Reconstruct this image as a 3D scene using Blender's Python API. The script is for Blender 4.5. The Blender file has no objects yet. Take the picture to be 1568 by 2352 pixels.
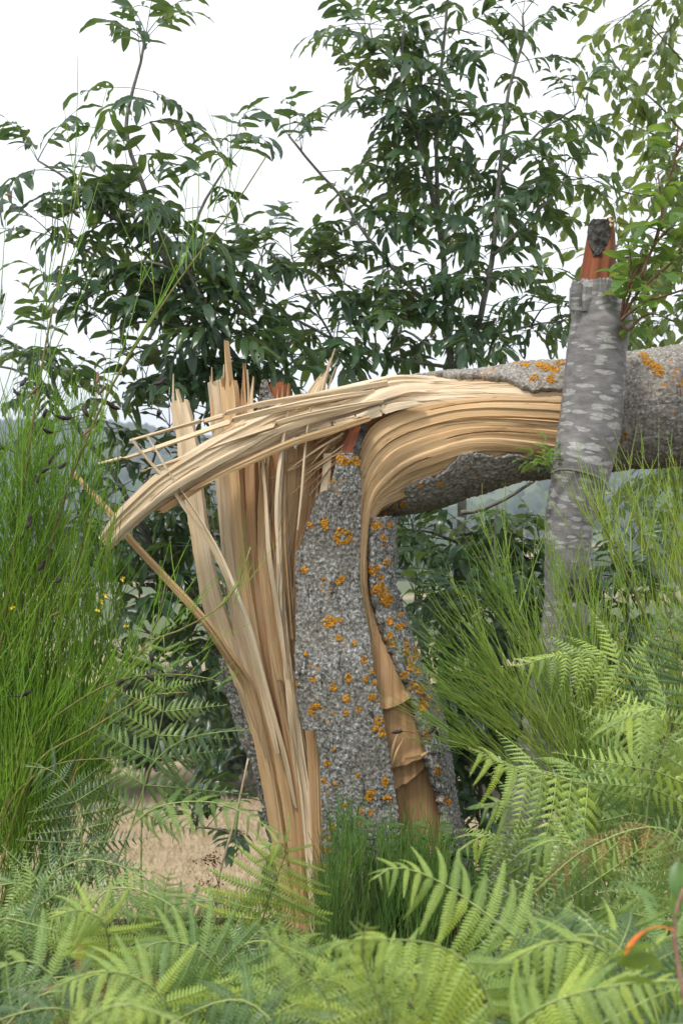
import bpy, math, random
import numpy as np
from mathutils import Vector, Matrix, noise
from mathutils.bvhtree import BVHTree

random.seed(7)
rng = np.random.default_rng(7)
SC = bpy.context.scene
COL = SC.collection

# ------------------------------------------------------------------ camera, sky, sun, exposure
CAM_Z = 1.4
FPX = 3500.0                      # focal length in units of a 1568 x 2352 frame
cam_d = bpy.data.cameras.new('camera')
cam = bpy.data.objects.new('camera', cam_d)
COL.objects.link(cam)
cam.location = (0, 0, CAM_Z)
cam.rotation_euler = (math.radians(90), 0, 0)
cam_d.sensor_fit = 'VERTICAL'
cam_d.sensor_height = 36.0
cam_d.lens = 36.0 * FPX / 2352.0
cam_d.clip_start = 0.05
cam_d.clip_end = 6000
cam_d.dof.use_dof = True
cam_d.dof.focus_distance = 4.95
cam_d.dof.aperture_fstop = 6.3
SC.camera = cam

SUN_EL, SUN_AZ = math.radians(58), math.radians(215)   # azimuth: from +Y clockwise; behind the camera, to the left
world = bpy.data.worlds.new('World')
SC.world = world
world.use_nodes = True
wn, wl = world.node_tree.nodes, world.node_tree.links
wn.clear()
sky = wn.new('ShaderNodeTexSky')
sky.sky_type = 'NISHITA'
sky.sun_disc = False
sky.sun_elevation = SUN_EL
sky.sun_rotation = SUN_AZ
wmix = wn.new('ShaderNodeMix'); wmix.data_type = 'RGBA'
wmix.inputs[0].default_value = 0.88                      # thin overcast: white cloud over most of the blue
wmix.inputs[7].default_value = (11.2, 11.3, 11.6, 1)
wl.new(sky.outputs[0], wmix.inputs[6])
wbg = wn.new('ShaderNodeBackground')
wbg.inputs[1].default_value = 0.066
wl.new(wmix.outputs[2], wbg.inputs[0])
wo = wn.new('ShaderNodeOutputWorld')
wl.new(wbg.outputs[0], wo.inputs[0])

sun_d = bpy.data.lights.new('sun', 'SUN')
sun_d.energy = 1.5
sun_d.angle = math.radians(10)
sun_d.color = (1.0, 0.95, 0.88)
sun = bpy.data.objects.new('sun', sun_d)
COL.objects.link(sun)
sd = Vector((math.sin(SUN_AZ) * math.cos(SUN_EL), math.cos(SUN_AZ) * math.cos(SUN_EL), math.sin(SUN_EL)))
sun.rotation_euler = sd.to_track_quat('Z', 'Y').to_euler()
sun.location = (-3, -4, 8)

vs = SC.view_settings
vs.view_transform = 'Standard'
vs.look = 'None'
vs.exposure = 0.98
vs.gamma = 1.0
vs.use_curve_mapping = False
SC.cycles.max_bounces = 7
SC.cycles.diffuse_bounces = 3
SC.cycles.glossy_bounces = 2
SC.cycles.transmission_bounces = 4
SC.cycles.volume_bounces = 0
SC.cycles.transparent_max_bounces = 8
SC.cycles.use_adaptive_sampling = True
SC.cycles.caustics_reflective = False
SC.cycles.caustics_refractive = False

# ------------------------------------------------------------------ helpers
def P(px, py, d):
    """frame position (1568 x 2352 grid) at a real distance d -> world point"""
    return np.array([(px - 784.0) / FPX * d, d, CAM_Z - (py - 1176.0) / FPX * d])

def PP(pts, d=None):
    return np.array([P(p[0], p[1], p[2] if len(p) > 2 else d) for p in pts])

class Curve:
    """Catmull-Rom through points, chord-length parameter 0..1"""
    def __init__(self, pts):
        p = np.asarray(pts, float)
        self.p = p
        s = np.concatenate([[0], np.cumsum(np.linalg.norm(np.diff(p, axis=0), axis=1) + 1e-9)])
        self.L = s[-1]
        self.k = s / s[-1]
    def __call__(self, t):
        t = np.atleast_1d(np.asarray(t, float))
        tc = np.clip(t, 0, 1)
        i = np.clip(np.searchsorted(self.k, tc, side='right') - 1, 0, len(self.k) - 2)
        p, k = self.p, self.k
        m = np.zeros_like(p)
        m[1:-1] = (p[2:] - p[:-2]) / (k[2:] - k[:-2])[:, None]
        m[0] = (p[1] - p[0]) / (k[1] - k[0]); m[-1] = (p[-1] - p[-2]) / (k[-1] - k[-2])
        h = (k[i + 1] - k[i])
        x = ((tc - k[i]) / h)[:, None]
        h = h[:, None]
        r = ((2*x**3 - 3*x**2 + 1) * p[i] + (x**3 - 2*x**2 + x) * h * m[i]
             + (-2*x**3 + 3*x**2) * p[i + 1] + (x**3 - x**2) * h * m[i + 1])
        over = (t - tc)[:, None]
        end = np.where(over > 0, m[-1], m[0])
        return r + over * end
    def tan(self, t):
        t = np.atleast_1d(t)
        d = self(np.minimum(t + 2e-3, 1)) - self(np.maximum(t - 2e-3, 0))
        return d / (np.linalg.norm(d, axis=1)[:, None] + 1e-12)

def origin(o):
    v = np.zeros(3)
    while o is not None:
        v += np.array(o.location); o = o.parent
    return v

def tag(o, label=None, cat=None, group=None, kind=None):
    if label: o['label'] = label
    if cat: o['category'] = cat
    if group: o['group'] = group
    if kind: o['kind'] = kind
    return o

def thing(name, loc, label, cat, group=None):
    o = bpy.data.objects.new(name, None)
    o.location = [float(c) for c in loc]
    o.empty_display_size = 0.1
    COL.objects.link(o)
    return tag(o, label, cat, group)

class MB:
    def __init__(self):
        self.v, self.f, self.uv, self.n, self.mi = [], [], [], 0, []
    def add(self, v, f, uv=None, mi=0):
        self.mi.extend([mi] * len(f))
        v = np.asarray(v, float)
        self.v.append(v)
        self.uv.append(np.zeros((len(v), 2)) if uv is None else np.asarray(uv, float))
        n = self.n
        self.f.extend([tuple(i + n for i in q) for q in f])
        self.n += len(v)
    def tube(self, pts, rad, sides=6, cap=True, mi=0):
        p = np.asarray(pts, float); k = len(p)
        r = np.broadcast_to(np.asarray(rad, float), (k,))
        t = np.gradient(p, axis=0); t /= np.linalg.norm(t, axis=1)[:, None] + 1e-12
        ref = np.array([0, 1.0, 0]) if abs(t[0][1]) < 0.8 else np.array([1.0, 0, 0])
        a = np.cross(t, ref); a /= np.linalg.norm(a, axis=1)[:, None] + 1e-12
        b = np.cross(t, a)
        ang = np.arange(sides) * 2 * math.pi / sides
        v = (p[:, None, :] + r[:, None, None] * (np.cos(ang)[None, :, None] * a[:, None, :] + np.sin(ang)[None, :, None] * b[:, None, :])).reshape(-1, 3)
        s = np.concatenate([[0], np.cumsum(np.linalg.norm(np.diff(p, axis=0), axis=1))])
        uv = np.stack([np.tile(ang / 6.283 , k), np.repeat(s, sides)], 1)
        f = []
        for i in range(k - 1):
            for j in range(sides):
                j2 = (j + 1) % sides
                f.append((i*sides + j, i*sides + j2, (i+1)*sides + j2, (i+1)*sides + j))
        if cap and sides > 2:
            f.append(tuple(range(sides - 1, -1, -1))); f.append(tuple((k-1)*sides + j for j in range(sides)))
        self.add(v, f, uv, mi)
    def mesh(self, name, mat, smooth=True, off=None, sharp=None):
        v = np.concatenate(self.v) if self.v else np.zeros((0, 3))
        if off is not None: v = v - off
        me = bpy.data.meshes.new(name)
        me.from_pydata(v.tolist(), [], self.f)
        uv = np.concatenate(self.uv)
        lay = me.uv_layers.new(name='UVMap')
        li = np.empty(len(me.loops), np.int32); me.loops.foreach_get('vertex_index', li)
        lay.data.foreach_set('uv', uv[li].ravel())
        if smooth: me.polygons.foreach_set('use_smooth', np.ones(len(me.polygons), bool))
        for m_ in (mat if isinstance(mat, (list, tuple)) else [mat]): me.materials.append(m_)
        if any(self.mi): me.polygons.foreach_set('material_index', np.array(self.mi, np.int32))
        me.update()
        if sharp: me.set_sharp_from_angle(angle=math.radians(sharp))
        return me
    def build(self, name, mat, parent=None, smooth=True, sharp=None):
        me = self.mesh(name, mat, smooth, origin(parent) if parent is not None else None, sharp)
        o = bpy.data.objects.new(name, me)
        COL.objects.link(o)
        if parent is not None: o.parent = parent
        return o

def inst(name, me, parent, mtx):
    """a part that shares mesh data; mtx is a world matrix, parents are unrotated"""
    o = bpy.data.objects.new(name, me)
    COL.objects.link(o)
    o.parent = parent
    m = mtx.copy(); m.translation = m.translation - Vector(origin(parent))
    o.matrix_basis = m
    return o

def grid_faces(nv, nu, off=0, flip=False):
    f = []
    for i in range(nv - 1):
        for j in range(nu - 1):
            q = (off + i*nu + j, off + i*nu + j + 1, off + (i+1)*nu + j + 1, off + (i+1)*nu + j)
            f.append(q[::-1] if flip else q)
    return f

def grid_normals(G):
    a = np.gradient(G, axis=0); b = np.gradient(G, axis=1)
    n = np.cross(a, b); n /= np.linalg.norm(n, axis=2)[:, :, None] + 1e-12
    return n

def shell(mb, G, thick, UV, N=None):
    """closed sheet: front grid G, back at G - N*thick"""
    nv, nu = G.shape[:2]
    if N is None: N = grid_normals(G)
    B = G - N * (thick if np.isscalar(thick) else thick[:, :, None])
    n = nv * nu
    v = np.concatenate([G.reshape(-1, 3), B.reshape(-1, 3)])
    f = grid_faces(nv, nu) + grid_faces(nv, nu, n, True)
    ring = [j for j in range(nu)] + [i*nu + nu - 1 for i in range(1, nv)] + [(nv-1)*nu + j for j in range(nu-2, -1, -1)] + [i*nu for i in range(nv-2, 0, -1)]
    for a, b in zip(ring, ring[1:] + ring[:1]):
        f.append((b, a, a + n, b + n))
    uv = np.concatenate([UV.reshape(-1, 2), UV.reshape(-1, 2) + 0.37])
    mb.add(v, f, uv)

def fbm(x, y, z, o=3):
    s, a = 0, 1
    for _ in range(o):
        s += a * noise.noise(Vector((x, y, z))); x *= 2.03; y *= 2.03; z *= 2.03; a *= 0.5
    return s

def smooth01(t):
    t = np.clip(t, 0, 1); return t * t * (3 - 2 * t)

# ------------------------------------------------------------------ materials
def newmat(name):
    m = bpy.data.materials.new(name); m.use_nodes = True
    nt = m.node_tree; nt.nodes.clear()
    out = nt.nodes.new('ShaderNodeOutputMaterial')
    b = nt.nodes.new('ShaderNodeBsdfPrincipled')
    nt.links.new(b.outputs[0], out.inputs[0])
    return m, nt.nodes, nt.links, b, out

def N_(n, t, **kw):
    x = n.new(t)
    for k, v in kw.items(): setattr(x, k, v)
    return x

def ramp(n, stops, interp='LINEAR'):
    r = n.new('ShaderNodeValToRGB'); r.color_ramp.interpolation = interp
    e = r.color_ramp.elements
    while len(e) < len(stops): e.new(0.5)
    for el, (p, c) in zip(e, stops):
        el.position = p; el.color = (*c, 1) if len(c) == 3 else c
    return r

def tex(n, l, kind, vec, scale, **kw):
    t = n.new('ShaderNodeTexNoise' if kind == 'noise' else 'ShaderNodeTexVoronoi')
    t.inputs['Scale'].default_value = scale
    for k, v in kw.items():
        if k in t.inputs: t.inputs[k].default_value = v
        else: setattr(t, k, v)
    l.new(vec, t.inputs['Vector'])
    return t

def mapping(n, l, src, scale, loc=None):
    m = n.new('ShaderNodeMapping'); m.inputs['Scale'].default_value = scale
    l.new(src, m.inputs['Vector'])
    return m.outputs[0]

def mixc(n, l, fac, a, b, blend='MIX'):
    m = n.new('ShaderNodeMix'); m.data_type = 'RGBA'; m.blend_type = blend
    for i, s in ((0, fac), (6, a), (7, b)):
        if hasattr(s, 'links'): l.new(s, m.inputs[i])
        elif i == 0: m.inputs[0].default_value = s
        else: m.inputs[i].default_value = (*s, 1)
    return m.outputs[2]

def wood_mat(name, light, mid, dark, hue=0.5, greyness=0.09):
    m, n, l, b, o = newmat(name)
    tc = N_(n, 'ShaderNodeTexCoord'); oi = N_(n, 'ShaderNodeObjectInfo')
    add = N_(n, 'ShaderNodeVectorMath', operation='ADD')
    l.new(tc.outputs['UV'], add.inputs[0])
    comb = N_(n, 'ShaderNodeCombineXYZ'); l.new(oi.outputs['Random'], comb.inputs[2]); l.new(oi.outputs['Random'], comb.inputs[0])
    l.new(comb.outputs[0], add.inputs[1])
    v = add.outputs[0]
    fine = tex(n, l, 'noise', mapping(n, l, v, (300, 5, 40)), 1.0, Detail=5.0, Roughness=0.66)
    broad = tex(n, l, 'noise', mapping(n, l, v, (55, 1.6, 9)), 1.0, Detail=3.0, Roughness=0.55)
    patch = tex(n, l, 'noise', mapping(n, l, v, (9, 5, 3)), 1.0, Detail=3.0)
    r1 = ramp(n, [(0.28, dark), (0.5, mid), (0.72, light)])
    l.new(broad.outputs[0], r1.inputs[0])
    r2 = ramp(n, [(0.26, (0.48, 0.38, 0.29)), (0.34, (0.84, 0.80, 0.75)), (0.47, (0.97, 0.96, 0.95)), (0.75, (1.07, 1.07, 1.07))])
    l.new(fine.outputs[0], r2.inputs[0])
    c = mixc(n, l, 1.0, r1.outputs[0], r2.outputs[0], 'MULTIPLY')
    gr = ramp(n, [(0.52, (0, 0, 0)), (0.75, (greyness * 2, greyness * 2, greyness * 2))])
    l.new(patch.outputs[0], gr.inputs[0])
    c = mixc(n, l, gr.outputs[0], c, (0.36, 0.31, 0.24))
    rr = ramp(n, [(0.0, (0.90, 0.87, 0.82)), (0.5, (1.0, 0.97, 0.93)), (1.0, (1.10, 1.07, 1.01))])
    l.new(oi.outputs['Random'], rr.inputs[0])
    c = mixc(n, l, 1.0, c, rr.outputs[0], 'MULTIPLY')
    l.new(c, b.inputs['Base Color'])
    b.inputs['Roughness'].default_value = 0.68
    b.inputs['Specular IOR Level'].default_value = 0.25
    bp = N_(n, 'ShaderNodeBump'); bp.inputs['Strength'].default_value = 0.8; bp.inputs['Distance'].default_value = 0.004
    l.new(fine.outputs[0], bp.inputs['Height']); l.new(bp.outputs[0], b.inputs['Normal'])
    return m

WOOD = wood_mat('split_wood', (0.74, 0.555, 0.335), (0.64, 0.445, 0.245), (0.50, 0.32, 0.16))
WOODP = wood_mat('pale_split_wood', (0.86, 0.755, 0.59), (0.77, 0.635, 0.45), (0.60, 0.455, 0.29), greyness=0.22)
WOODR = wood_mat('pinkish_split_wood', (0.66, 0.445, 0.27), (0.57, 0.355, 0.195), (0.43, 0.245, 0.12))
WOODB = wood_mat('brown_inner_wood', (0.60, 0.41, 0.235), (0.50, 0.315, 0.165), (0.33, 0.185, 0.085))
WOODRED = wood_mat('red_brown_inner_wood', (0.33, 0.125, 0.055), (0.25, 0.078, 0.032), (0.13, 0.038, 0.018))

def bark_mat(name, warm=0.0):
    m, n, l, b, o = newmat(name)
    tc = N_(n, 'ShaderNodeTexCoord'); v = tc.outputs['Object']
    a = tex(n, l, 'noise', v, 88, Detail=3.0, Roughness=0.62)
    vo = tex(n, l, 'voronoi', v, 210, Randomness=1.0)
    fis = tex(n, l, 'noise', mapping(n, l, v, (48, 48, 8)), 1.0, Detail=5.0, Roughness=0.7)
    big = tex(n, l, 'noise', v, 7, Detail=3.0)
    r = ramp(n, [(0.30, (0.075, 0.070, 0.062)), (0.43, (0.19, 0.187, 0.172)), (0.55, (0.31, 0.313, 0.30)), (0.70, (0.54, 0.55, 0.545))])
    l.new(a.outputs[0], r.inputs[0])
    sep = N_(n, 'ShaderNodeSeparateColor'); l.new(vo.outputs['Color'], sep.inputs[0])
    fl = ramp(n, [(0.0, (0.55, 0.53, 0.50)), (0.45, (0.88, 0.88, 0.86)), (0.8, (1.12, 1.12, 1.12)), (1.0, (1.5, 1.53, 1.55))])
    l.new(sep.outputs[0], fl.inputs[0])
    c = mixc(n, l, 1.0, r.outputs[0], fl.outputs[0], 'MULTIPLY')
    fr_ = ramp(n, [(0.36, (0.26, 0.24, 0.21)), (0.44, (0.92, 0.92, 0.91)), (1.0, (1.06, 1.06, 1.05))]); l.new(fis.outputs[0], fr_.inputs[0])
    c = mixc(n, l, 1.0, c, fr_.outputs[0], 'MULTIPLY')
    br = ramp(n, [(0.45, (0, 0, 0)), (0.72, (0.55, 0.55, 0.55))])
    l.new(big.outputs[0], br.inputs[0])
    c = mixc(n, l, br.outputs[0], c, (0.135, 0.115, 0.085))
    if warm: c = mixc(n, l, warm, c, (0.40, 0.345, 0.29))
    # scattered crumbs of orange lichen
    sp = tex(n, l, 'noise', v, 60, Detail=2.0)
    sp2 = tex(n, l, 'noise', v, 9, Detail=2.0)
    mu = N_(n, 'ShaderNodeMath', operation='MULTIPLY'); l.new(sp.outputs[0], mu.inputs[0]); l.new(sp2.outputs[0], mu.inputs[1])
    sr = ramp(n, [(0.385, (0, 0, 0)), (0.42, (1, 1, 1))]); l.new(mu.outputs[0], sr.inputs[0])
    c = mixc(n, l, sr.outputs[0], c, (0.46, 0.19, 0.02))
    l.new(c, b.inputs['Base Color'])
    b.inputs['Roughness'].default_value = 0.9
    b.inputs['Specular IOR Level'].default_value = 0.15
    hm = N_(n, 'ShaderNodeMath', operation='ADD'); l.new(a.outputs[0], hm.inputs[0])
    h2 = N_(n, 'ShaderNodeMath', operation='MULTIPLY'); h2.inputs[1].default_value = 0.5; l.new(sep.outputs[0], h2.inputs[0]); l.new(h2.outputs[0], hm.inputs[1])
    bp = N_(n, 'ShaderNodeBump'); bp.inputs['Strength'].default_value = 0.5; bp.inputs['Distance'].default_value = 0.004
    l.new(hm.outputs[0], bp.inputs['Height']); l.new(bp.outputs[0], b.inputs['Normal'])
    return m

BARK = bark_mat('grey_lichened_bark')
BARKW = bark_mat('weathered_log_bark', 0.30)

def simple_mat(name, c1, c2, scale, rough=0.8, bump=0.4, dist=0.004, detail=4.0, stretch=(1, 1, 1)):
    m, n, l, b, o = newmat(name)
    tc = N_(n, 'ShaderNodeTexCoord')
    t = tex(n, l, 'noise', mapping(n, l, tc.outputs['Object'], stretch), scale, Detail=detail, Roughness=0.6)
    r = ramp(n, [(0.34, c1), (0.66, c2)]); l.new(t.outputs[0], r.inputs[0])
    oi = N_(n, 'ShaderNodeObjectInfo')
    rr = ramp(n, [(0, (0.82, 0.82, 0.82)), (1, (1.15, 1.15, 1.15))]); l.new(oi.outputs['Random'], rr.inputs[0])
    l.new(mixc(n, l, 1.0, r.outputs[0], rr.outputs[0], 'MULTIPLY'), b.inputs['Base Color'])
    b.inputs['Roughness'].default_value = rough
    b.inputs['Specular IOR Level'].default_value = 0.25
    if bump:
        bp = N_(n, 'ShaderNodeBump'); bp.inputs['Strength'].default_value = bump; bp.inputs['Distance'].default_value = dist
        l.new(t.outputs[0], bp.inputs['Height']); l.new(bp.outputs[0], b.inputs['Normal'])
    return m

LICHEN = simple_mat('orange_lichen', (0.36, 0.14, 0.008), (0.66, 0.33, 0.025), 170, 0.85, 0.6)
STEM = simple_mat('grey_green_stem', (0.115, 0.12, 0.095), (0.21, 0.21, 0.17), 40, 0.7)
TWIG = simple_mat('olive_twig', (0.075, 0.072, 0.035), (0.14, 0.13, 0.07), 60, 0.7)
REDTWIG = simple_mat('reddish_twig', (0.14, 0.065, 0.04), (0.24, 0.13, 0.085), 60, 0.6)
POD = simple_mat('black_pod', (0.016, 0.012, 0.011), (0.06, 0.045, 0.04), 90, 0.55)
PODB = simple_mat('brown_pod', (0.12, 0.065, 0.035), (0.28, 0.17, 0.1), 90, 0.7)
DRY = simple_mat('dry_brown_flower', (0.10, 0.045, 0.025), (0.24, 0.12, 0.07), 120, 0.9)
STRAWSTEM = simple_mat('dry_straw_stem', (0.42, 0.33, 0.2), (0.6, 0.5, 0.34), 60, 0.7)
BROOMSTEM = simple_mat('broom_stem', (0.13, 0.13, 0.03), (0.24, 0.23, 0.07), 50, 0.6)
YELLOW = simple_mat('yellow_petal', (0.62, 0.42, 0.01), (0.8, 0.6, 0.03), 60, 0.6, 0)
ORANGE = simple_mat('orange_dying_leaf', (0.62, 0.16, 0.03), (0.75, 0.26, 0.05), 40, 0.6, 0)
CRUMB = simple_mat('crumbly_rotten_wood', (0.38, 0.27, 0.15), (0.7, 0.57, 0.38), 90, 0.9, 0.8)
DARKBARK = simple_mat('blackened_bark', (0.02, 0.018, 0.015), (0.12, 0.115, 0.105), 45, 0.9, 0.9, 0.008, 6.0)

def leaf_mat(name, top, top2, under, trans, tw=0.32, rough=0.45, scale=25, spec=0.45, blotch=None):
    m, n, l, b, o = newmat(name)
    tc = N_(n, 'ShaderNodeTexCoord'); oi = N_(n, 'ShaderNodeObjectInfo'); ge = N_(n, 'ShaderNodeNewGeometry')
    t = tex(n, l, 'noise', tc.outputs['Object'], scale, Detail=3.0)
    r = ramp(n, [(0.35, top), (0.68, top2)]); l.new(t.outputs[0], r.inputs[0])
    c = mixc(n, l, ge.outputs['Backfacing'], r.outputs[0], under)
    rr = ramp(n, [(0, (0.72, 0.78, 0.85)), (0.5, (1, 1, 1)), (1, (1.35, 1.22, 0.95))]); l.new(oi.outputs['Random'], rr.inputs[0])
    c = mixc(n, l, 1.0, c, rr.outputs[0], 'MULTIPLY')
    if blotch:
        t2 = tex(n, l, 'noise', tc.outputs['Object'], scale * 2.2, Detail=2.0)
        r2 = ramp(n, [(0.66, (0, 0, 0)), (0.72, (1, 1, 1))]); l.new(t2.outputs[0], r2.inputs[0])
        c = mixc(n, l, r2.outputs[0], c, blotch)
    l.new(c, b.inputs['Base Color'])
    b.inputs['Roughness'].default_value = rough
    b.inputs['Specular IOR Level'].default_value = spec
    tr = N_(n, 'ShaderNodeBsdfTranslucent')
    tcx = mixc(n, l, 1.0, rr.outputs[0], trans, 'MULTIPLY'); l.new(tcx, tr.inputs[0])
    mx = N_(n, 'ShaderNodeMixShader'); mx.inputs[0].default_value = tw
    l.new(b.outputs[0], mx.inputs[1]); l.new(tr.outputs[0], mx.inputs[2]); l.new(mx.outputs[0], o.inputs[0])
    return m

ASHLEAF = leaf_mat('ash_leaf', (0.030, 0.066, 0.034), (0.052, 0.098, 0.046), (0.11, 0.16, 0.09), (0.19, 0.33, 0.06), 0.25, 0.28, blotch=(0.07, 0.075, 0.03))
CHERRYLEAF = leaf_mat('cherry_leaf', (0.085, 0.175, 0.04), (0.13, 0.24, 0.055), (0.16, 0.25, 0.09), (0.32, 0.5, 0.07), 0.35, 0.40)
PALELEAF = leaf_mat('pale_tree_leaf', (0.065, 0.12, 0.035), (0.12, 0.18, 0.05), (0.14, 0.2, 0.08), (0.32, 0.42, 0.07), 0.38, 0.42, blotch=(0.20, 0.15, 0.03))
FERN = leaf_mat('bracken_leaf', (0.155, 0.265, 0.07), (0.235, 0.365, 0.115), (0.23, 0.34, 0.15), (0.32, 0.49, 0.07), 0.28, 0.33, 14, 0.5)
FERNY = leaf_mat('young_bracken_leaf', (0.27, 0.405, 0.08), (0.37, 0.51, 0.13), (0.29, 0.37, 0.12), (0.46, 0.58, 0.07), 0.32, 0.42, 14, 0.5)
FERND = leaf_mat('bluish_shade_bracken_leaf', (0.05, 0.11, 0.042), (0.095, 0.17, 0.068), (0.12, 0.21, 0.11), (0.15, 0.30, 0.06), 0.28, 0.36, 14, 0.55)  # bluish fronds; the darkened colour also stands in for shade low in the thicket
FERNB = leaf_mat('withered_bracken_leaf', (0.16, 0.085, 0.035), (0.27, 0.16, 0.07), (0.2, 0.12, 0.06), (0.3, 0.17, 0.06), 0.25, 0.6, 14, 0.3)
FERNSTEM = simple_mat('bracken_stalk', (0.22, 0.29, 0.08), (0.34, 0.41, 0.15), 30, 0.45, 0)
BROOM = leaf_mat('broom_shoot', (0.20, 0.40, 0.025), (0.34, 0.53, 0.045), (0.26, 0.44, 0.035), (0.40, 0.60, 0.05), 0.25, 0.5, 5)
BROOMG = leaf_mat('grey_green_broom_shoot', (0.21, 0.36, 0.06), (0.36, 0.49, 0.085), (0.22, 0.39, 0.07), (0.34, 0.54, 0.08), 0.25, 0.5, 5)
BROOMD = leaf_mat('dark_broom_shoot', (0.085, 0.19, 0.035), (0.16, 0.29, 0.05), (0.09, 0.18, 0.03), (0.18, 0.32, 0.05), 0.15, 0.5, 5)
WEED = leaf_mat('weed_leaf', (0.055, 0.13, 0.03), (0.09, 0.19, 0.045), (0.1, 0.17, 0.06), (0.2, 0.38, 0.06), 0.3, 0.5)
BUSHLEAF = leaf_mat('hedge_leaf', (0.04, 0.075, 0.022), (0.085, 0.125, 0.035), (0.07, 0.11, 0.04), (0.14, 0.22, 0.04), 0.25, 0.6, 1.5)

def cherry_bark():
    m, n, l, b, o = newmat('cherry_bark')
    tc = N_(n, 'ShaderNodeTexCoord')
    v = tc.outputs['UV']
    base = tex(n, l, 'noise', mapping(n, l, v, (16, 40, 1)), 1.0, Detail=6.0, Roughness=0.7)
    r = ramp(n, [(0.28, (0.10, 0.094, 0.092)), (0.5, (0.185, 0.177, 0.175)), (0.74, (0.28, 0.272, 0.265))]); l.new(base.outputs[0], r.inputs[0])
    fine = tex(n, l, 'noise', mapping(n, l, v, (14, 190, 1)), 1.0, Detail=3.0)
    r0 = ramp(n, [(0.35, (0.88, 0.87, 0.86)), (0.6, (1.03, 1.03, 1.03))]); l.new(fine.outputs[0], r0.inputs[0])
    c = mixc(n, l, 1.0, r.outputs[0], r0.outputs[0], 'MULTIPLY')
    # pale bars and discs of crust lichen lying across the stem
    wob = tex(n, l, 'noise', mapping(n, l, v, (60, 90, 1)), 1.0, Detail=2.0)
    vm = N_(n, 'ShaderNodeVectorMath', operation='MULTIPLY_ADD'); vm.inputs[1].default_value = (0.012, 0.007, 0); l.new(wob.outputs['Color'], vm.inputs[0]); l.new(v, vm.inputs[2])
    vo = tex(n, l, 'voronoi', mapping(n, l, vm.outputs[0], (16, 70, 1)), 1.0, Randomness=1.0)
    sep = N_(n, 'ShaderNodeSeparateColor'); l.new(vo.outputs['Color'], sep.inputs[0])
    th = N_(n, 'ShaderNodeMath', operation='MULTIPLY_ADD'); th.inputs[1].default_value = 0.98; th.inputs[2].default_value = -0.22
    l.new(sep.outputs[0], th.inputs[0])
    lt = N_(n, 'ShaderNodeMath', operation='SUBTRACT'); l.new(th.outputs[0], lt.inputs[0]); l.new(vo.outputs['Distance'], lt.inputs[1])
    lr = ramp(n, [(0.0, (0, 0, 0)), (0.06, (0.85, 0.85, 0.85))]); l.new(lt.outputs[0], lr.inputs[0])
    pale = tex(n, l, 'noise', mapping(n, l, v, (70, 120, 1)), 1.0, Detail=3.0)
    pr = ramp(n, [(0.3, (0.27, 0.272, 0.255)), (0.7, (0.46, 0.465, 0.44))]); l.new(pale.outputs[0], pr.inputs[0])
    c = mixc(n, l, lr.outputs[0], c, pr.outputs[0])
    l.new(c, b.inputs['Base Color'])
    b.inputs['Roughness'].default_value = 0.5
    b.inputs['Specular IOR Level'].default_value = 0.4
    bp = N_(n, 'ShaderNodeBump'); bp.inputs['Strength'].default_value = 0.5; bp.inputs['Distance'].default_value = 0.004
    l.new(base.outputs[0], bp.inputs['Height']); l.new(bp.outputs[0], b.inputs['Normal'])
    return m
CHERRYBARK = cherry_bark()

def ground_mat():
    m, n, l, b, o = newmat('straw_and_forest_ground')
    ge = N_(n, 'ShaderNodeNewGeometry'); v = ge.outputs['Position']
    a = tex(n, l, 'noise', mapping(n, l, v, (1, 1.3, 1)), 3.2, Detail=9.0, Roughness=0.8)
    r = ramp(n, [(0.3, (0.20, 0.15, 0.085)), (0.45, (0.36, 0.285, 0.18)), (0.58, (0.44, 0.36, 0.24)), (0.72, (0.57, 0.50, 0.36))]); l.new(a.outputs[0], r.inputs[0])
    bgt = tex(n, l, 'noise', v, 0.35, Detail=3.0)
    r2 = ramp(n, [(0.35, (0.82, 0.8, 0.76)), (0.65, (1.05, 1.03, 1.0))]); l.new(bgt.outputs[0], r2.inputs[0])
    c = mixc(n, l, 1.0, r.outputs[0], r2.outputs[0], 'MULTIPLY')
    # green meadow and heath patches far out
    ft = tex(n, l, 'noise', mapping(n, l, v, (0.006, 0.011, 0)), 1.0, Detail=3.0)
    fr = ramp(n, [(0.42, (0, 0, 0)), (0.47, (1, 1, 1))]); l.new(ft.outputs[0], fr.inputs[0])
    sp = N_(n, 'ShaderNodeSeparateXYZ'); l.new(v, sp.inputs[0])
    mr = N_(n, 'ShaderNodeMapRange'); mr.inputs[1].default_value = 60; mr.inputs[2].default_value = 110; l.new(sp.outputs[1], mr.inputs[0])
    mu = N_(n, 'ShaderNodeMath', operation='MULTIPLY'); l.new(fr.outputs[0], mu.inputs[0]); l.new(mr.outputs[0], mu.inputs[1])
    c = mixc(n, l, mu.outputs[0], c, (0.10, 0.125, 0.055))
    # leaf litter and moss on the bank, darkened to stand in for fern shade
    lt_ = tex(n, l, 'noise', v, 14, Detail=6.0, Roughness=0.7)
    lr_ = ramp(n, [(0.35, (0.035, 0.028, 0.016)), (0.55, (0.085, 0.066, 0.036)), (0.72, (0.10, 0.11, 0.035))]); l.new(lt_.outputs[0], lr_.inputs[0])
    m2 = N_(n, 'ShaderNodeMapRange'); m2.inputs[1].default_value = 9.5; m2.inputs[2].default_value = 7.0; l.new(sp.outputs[1], m2.inputs[0])
    c = mixc(n, l, m2.outputs[0], c, lr_.outputs[0])
    l.new(c, b.inputs['Base Color'])
    b.inputs['Roughness'].default_value = 0.95; b.inputs['Specular IOR Level'].default_value = 0.1
    bp = N_(n, 'ShaderNodeBump'); bp.inputs['Strength'].default_value = 0.6; bp.inputs['Distance'].default_value = 0.05
    l.new(a.outputs[0], bp.inputs['Height']); l.new(bp.outputs[0], b.inputs['Normal'])
    return m
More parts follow.
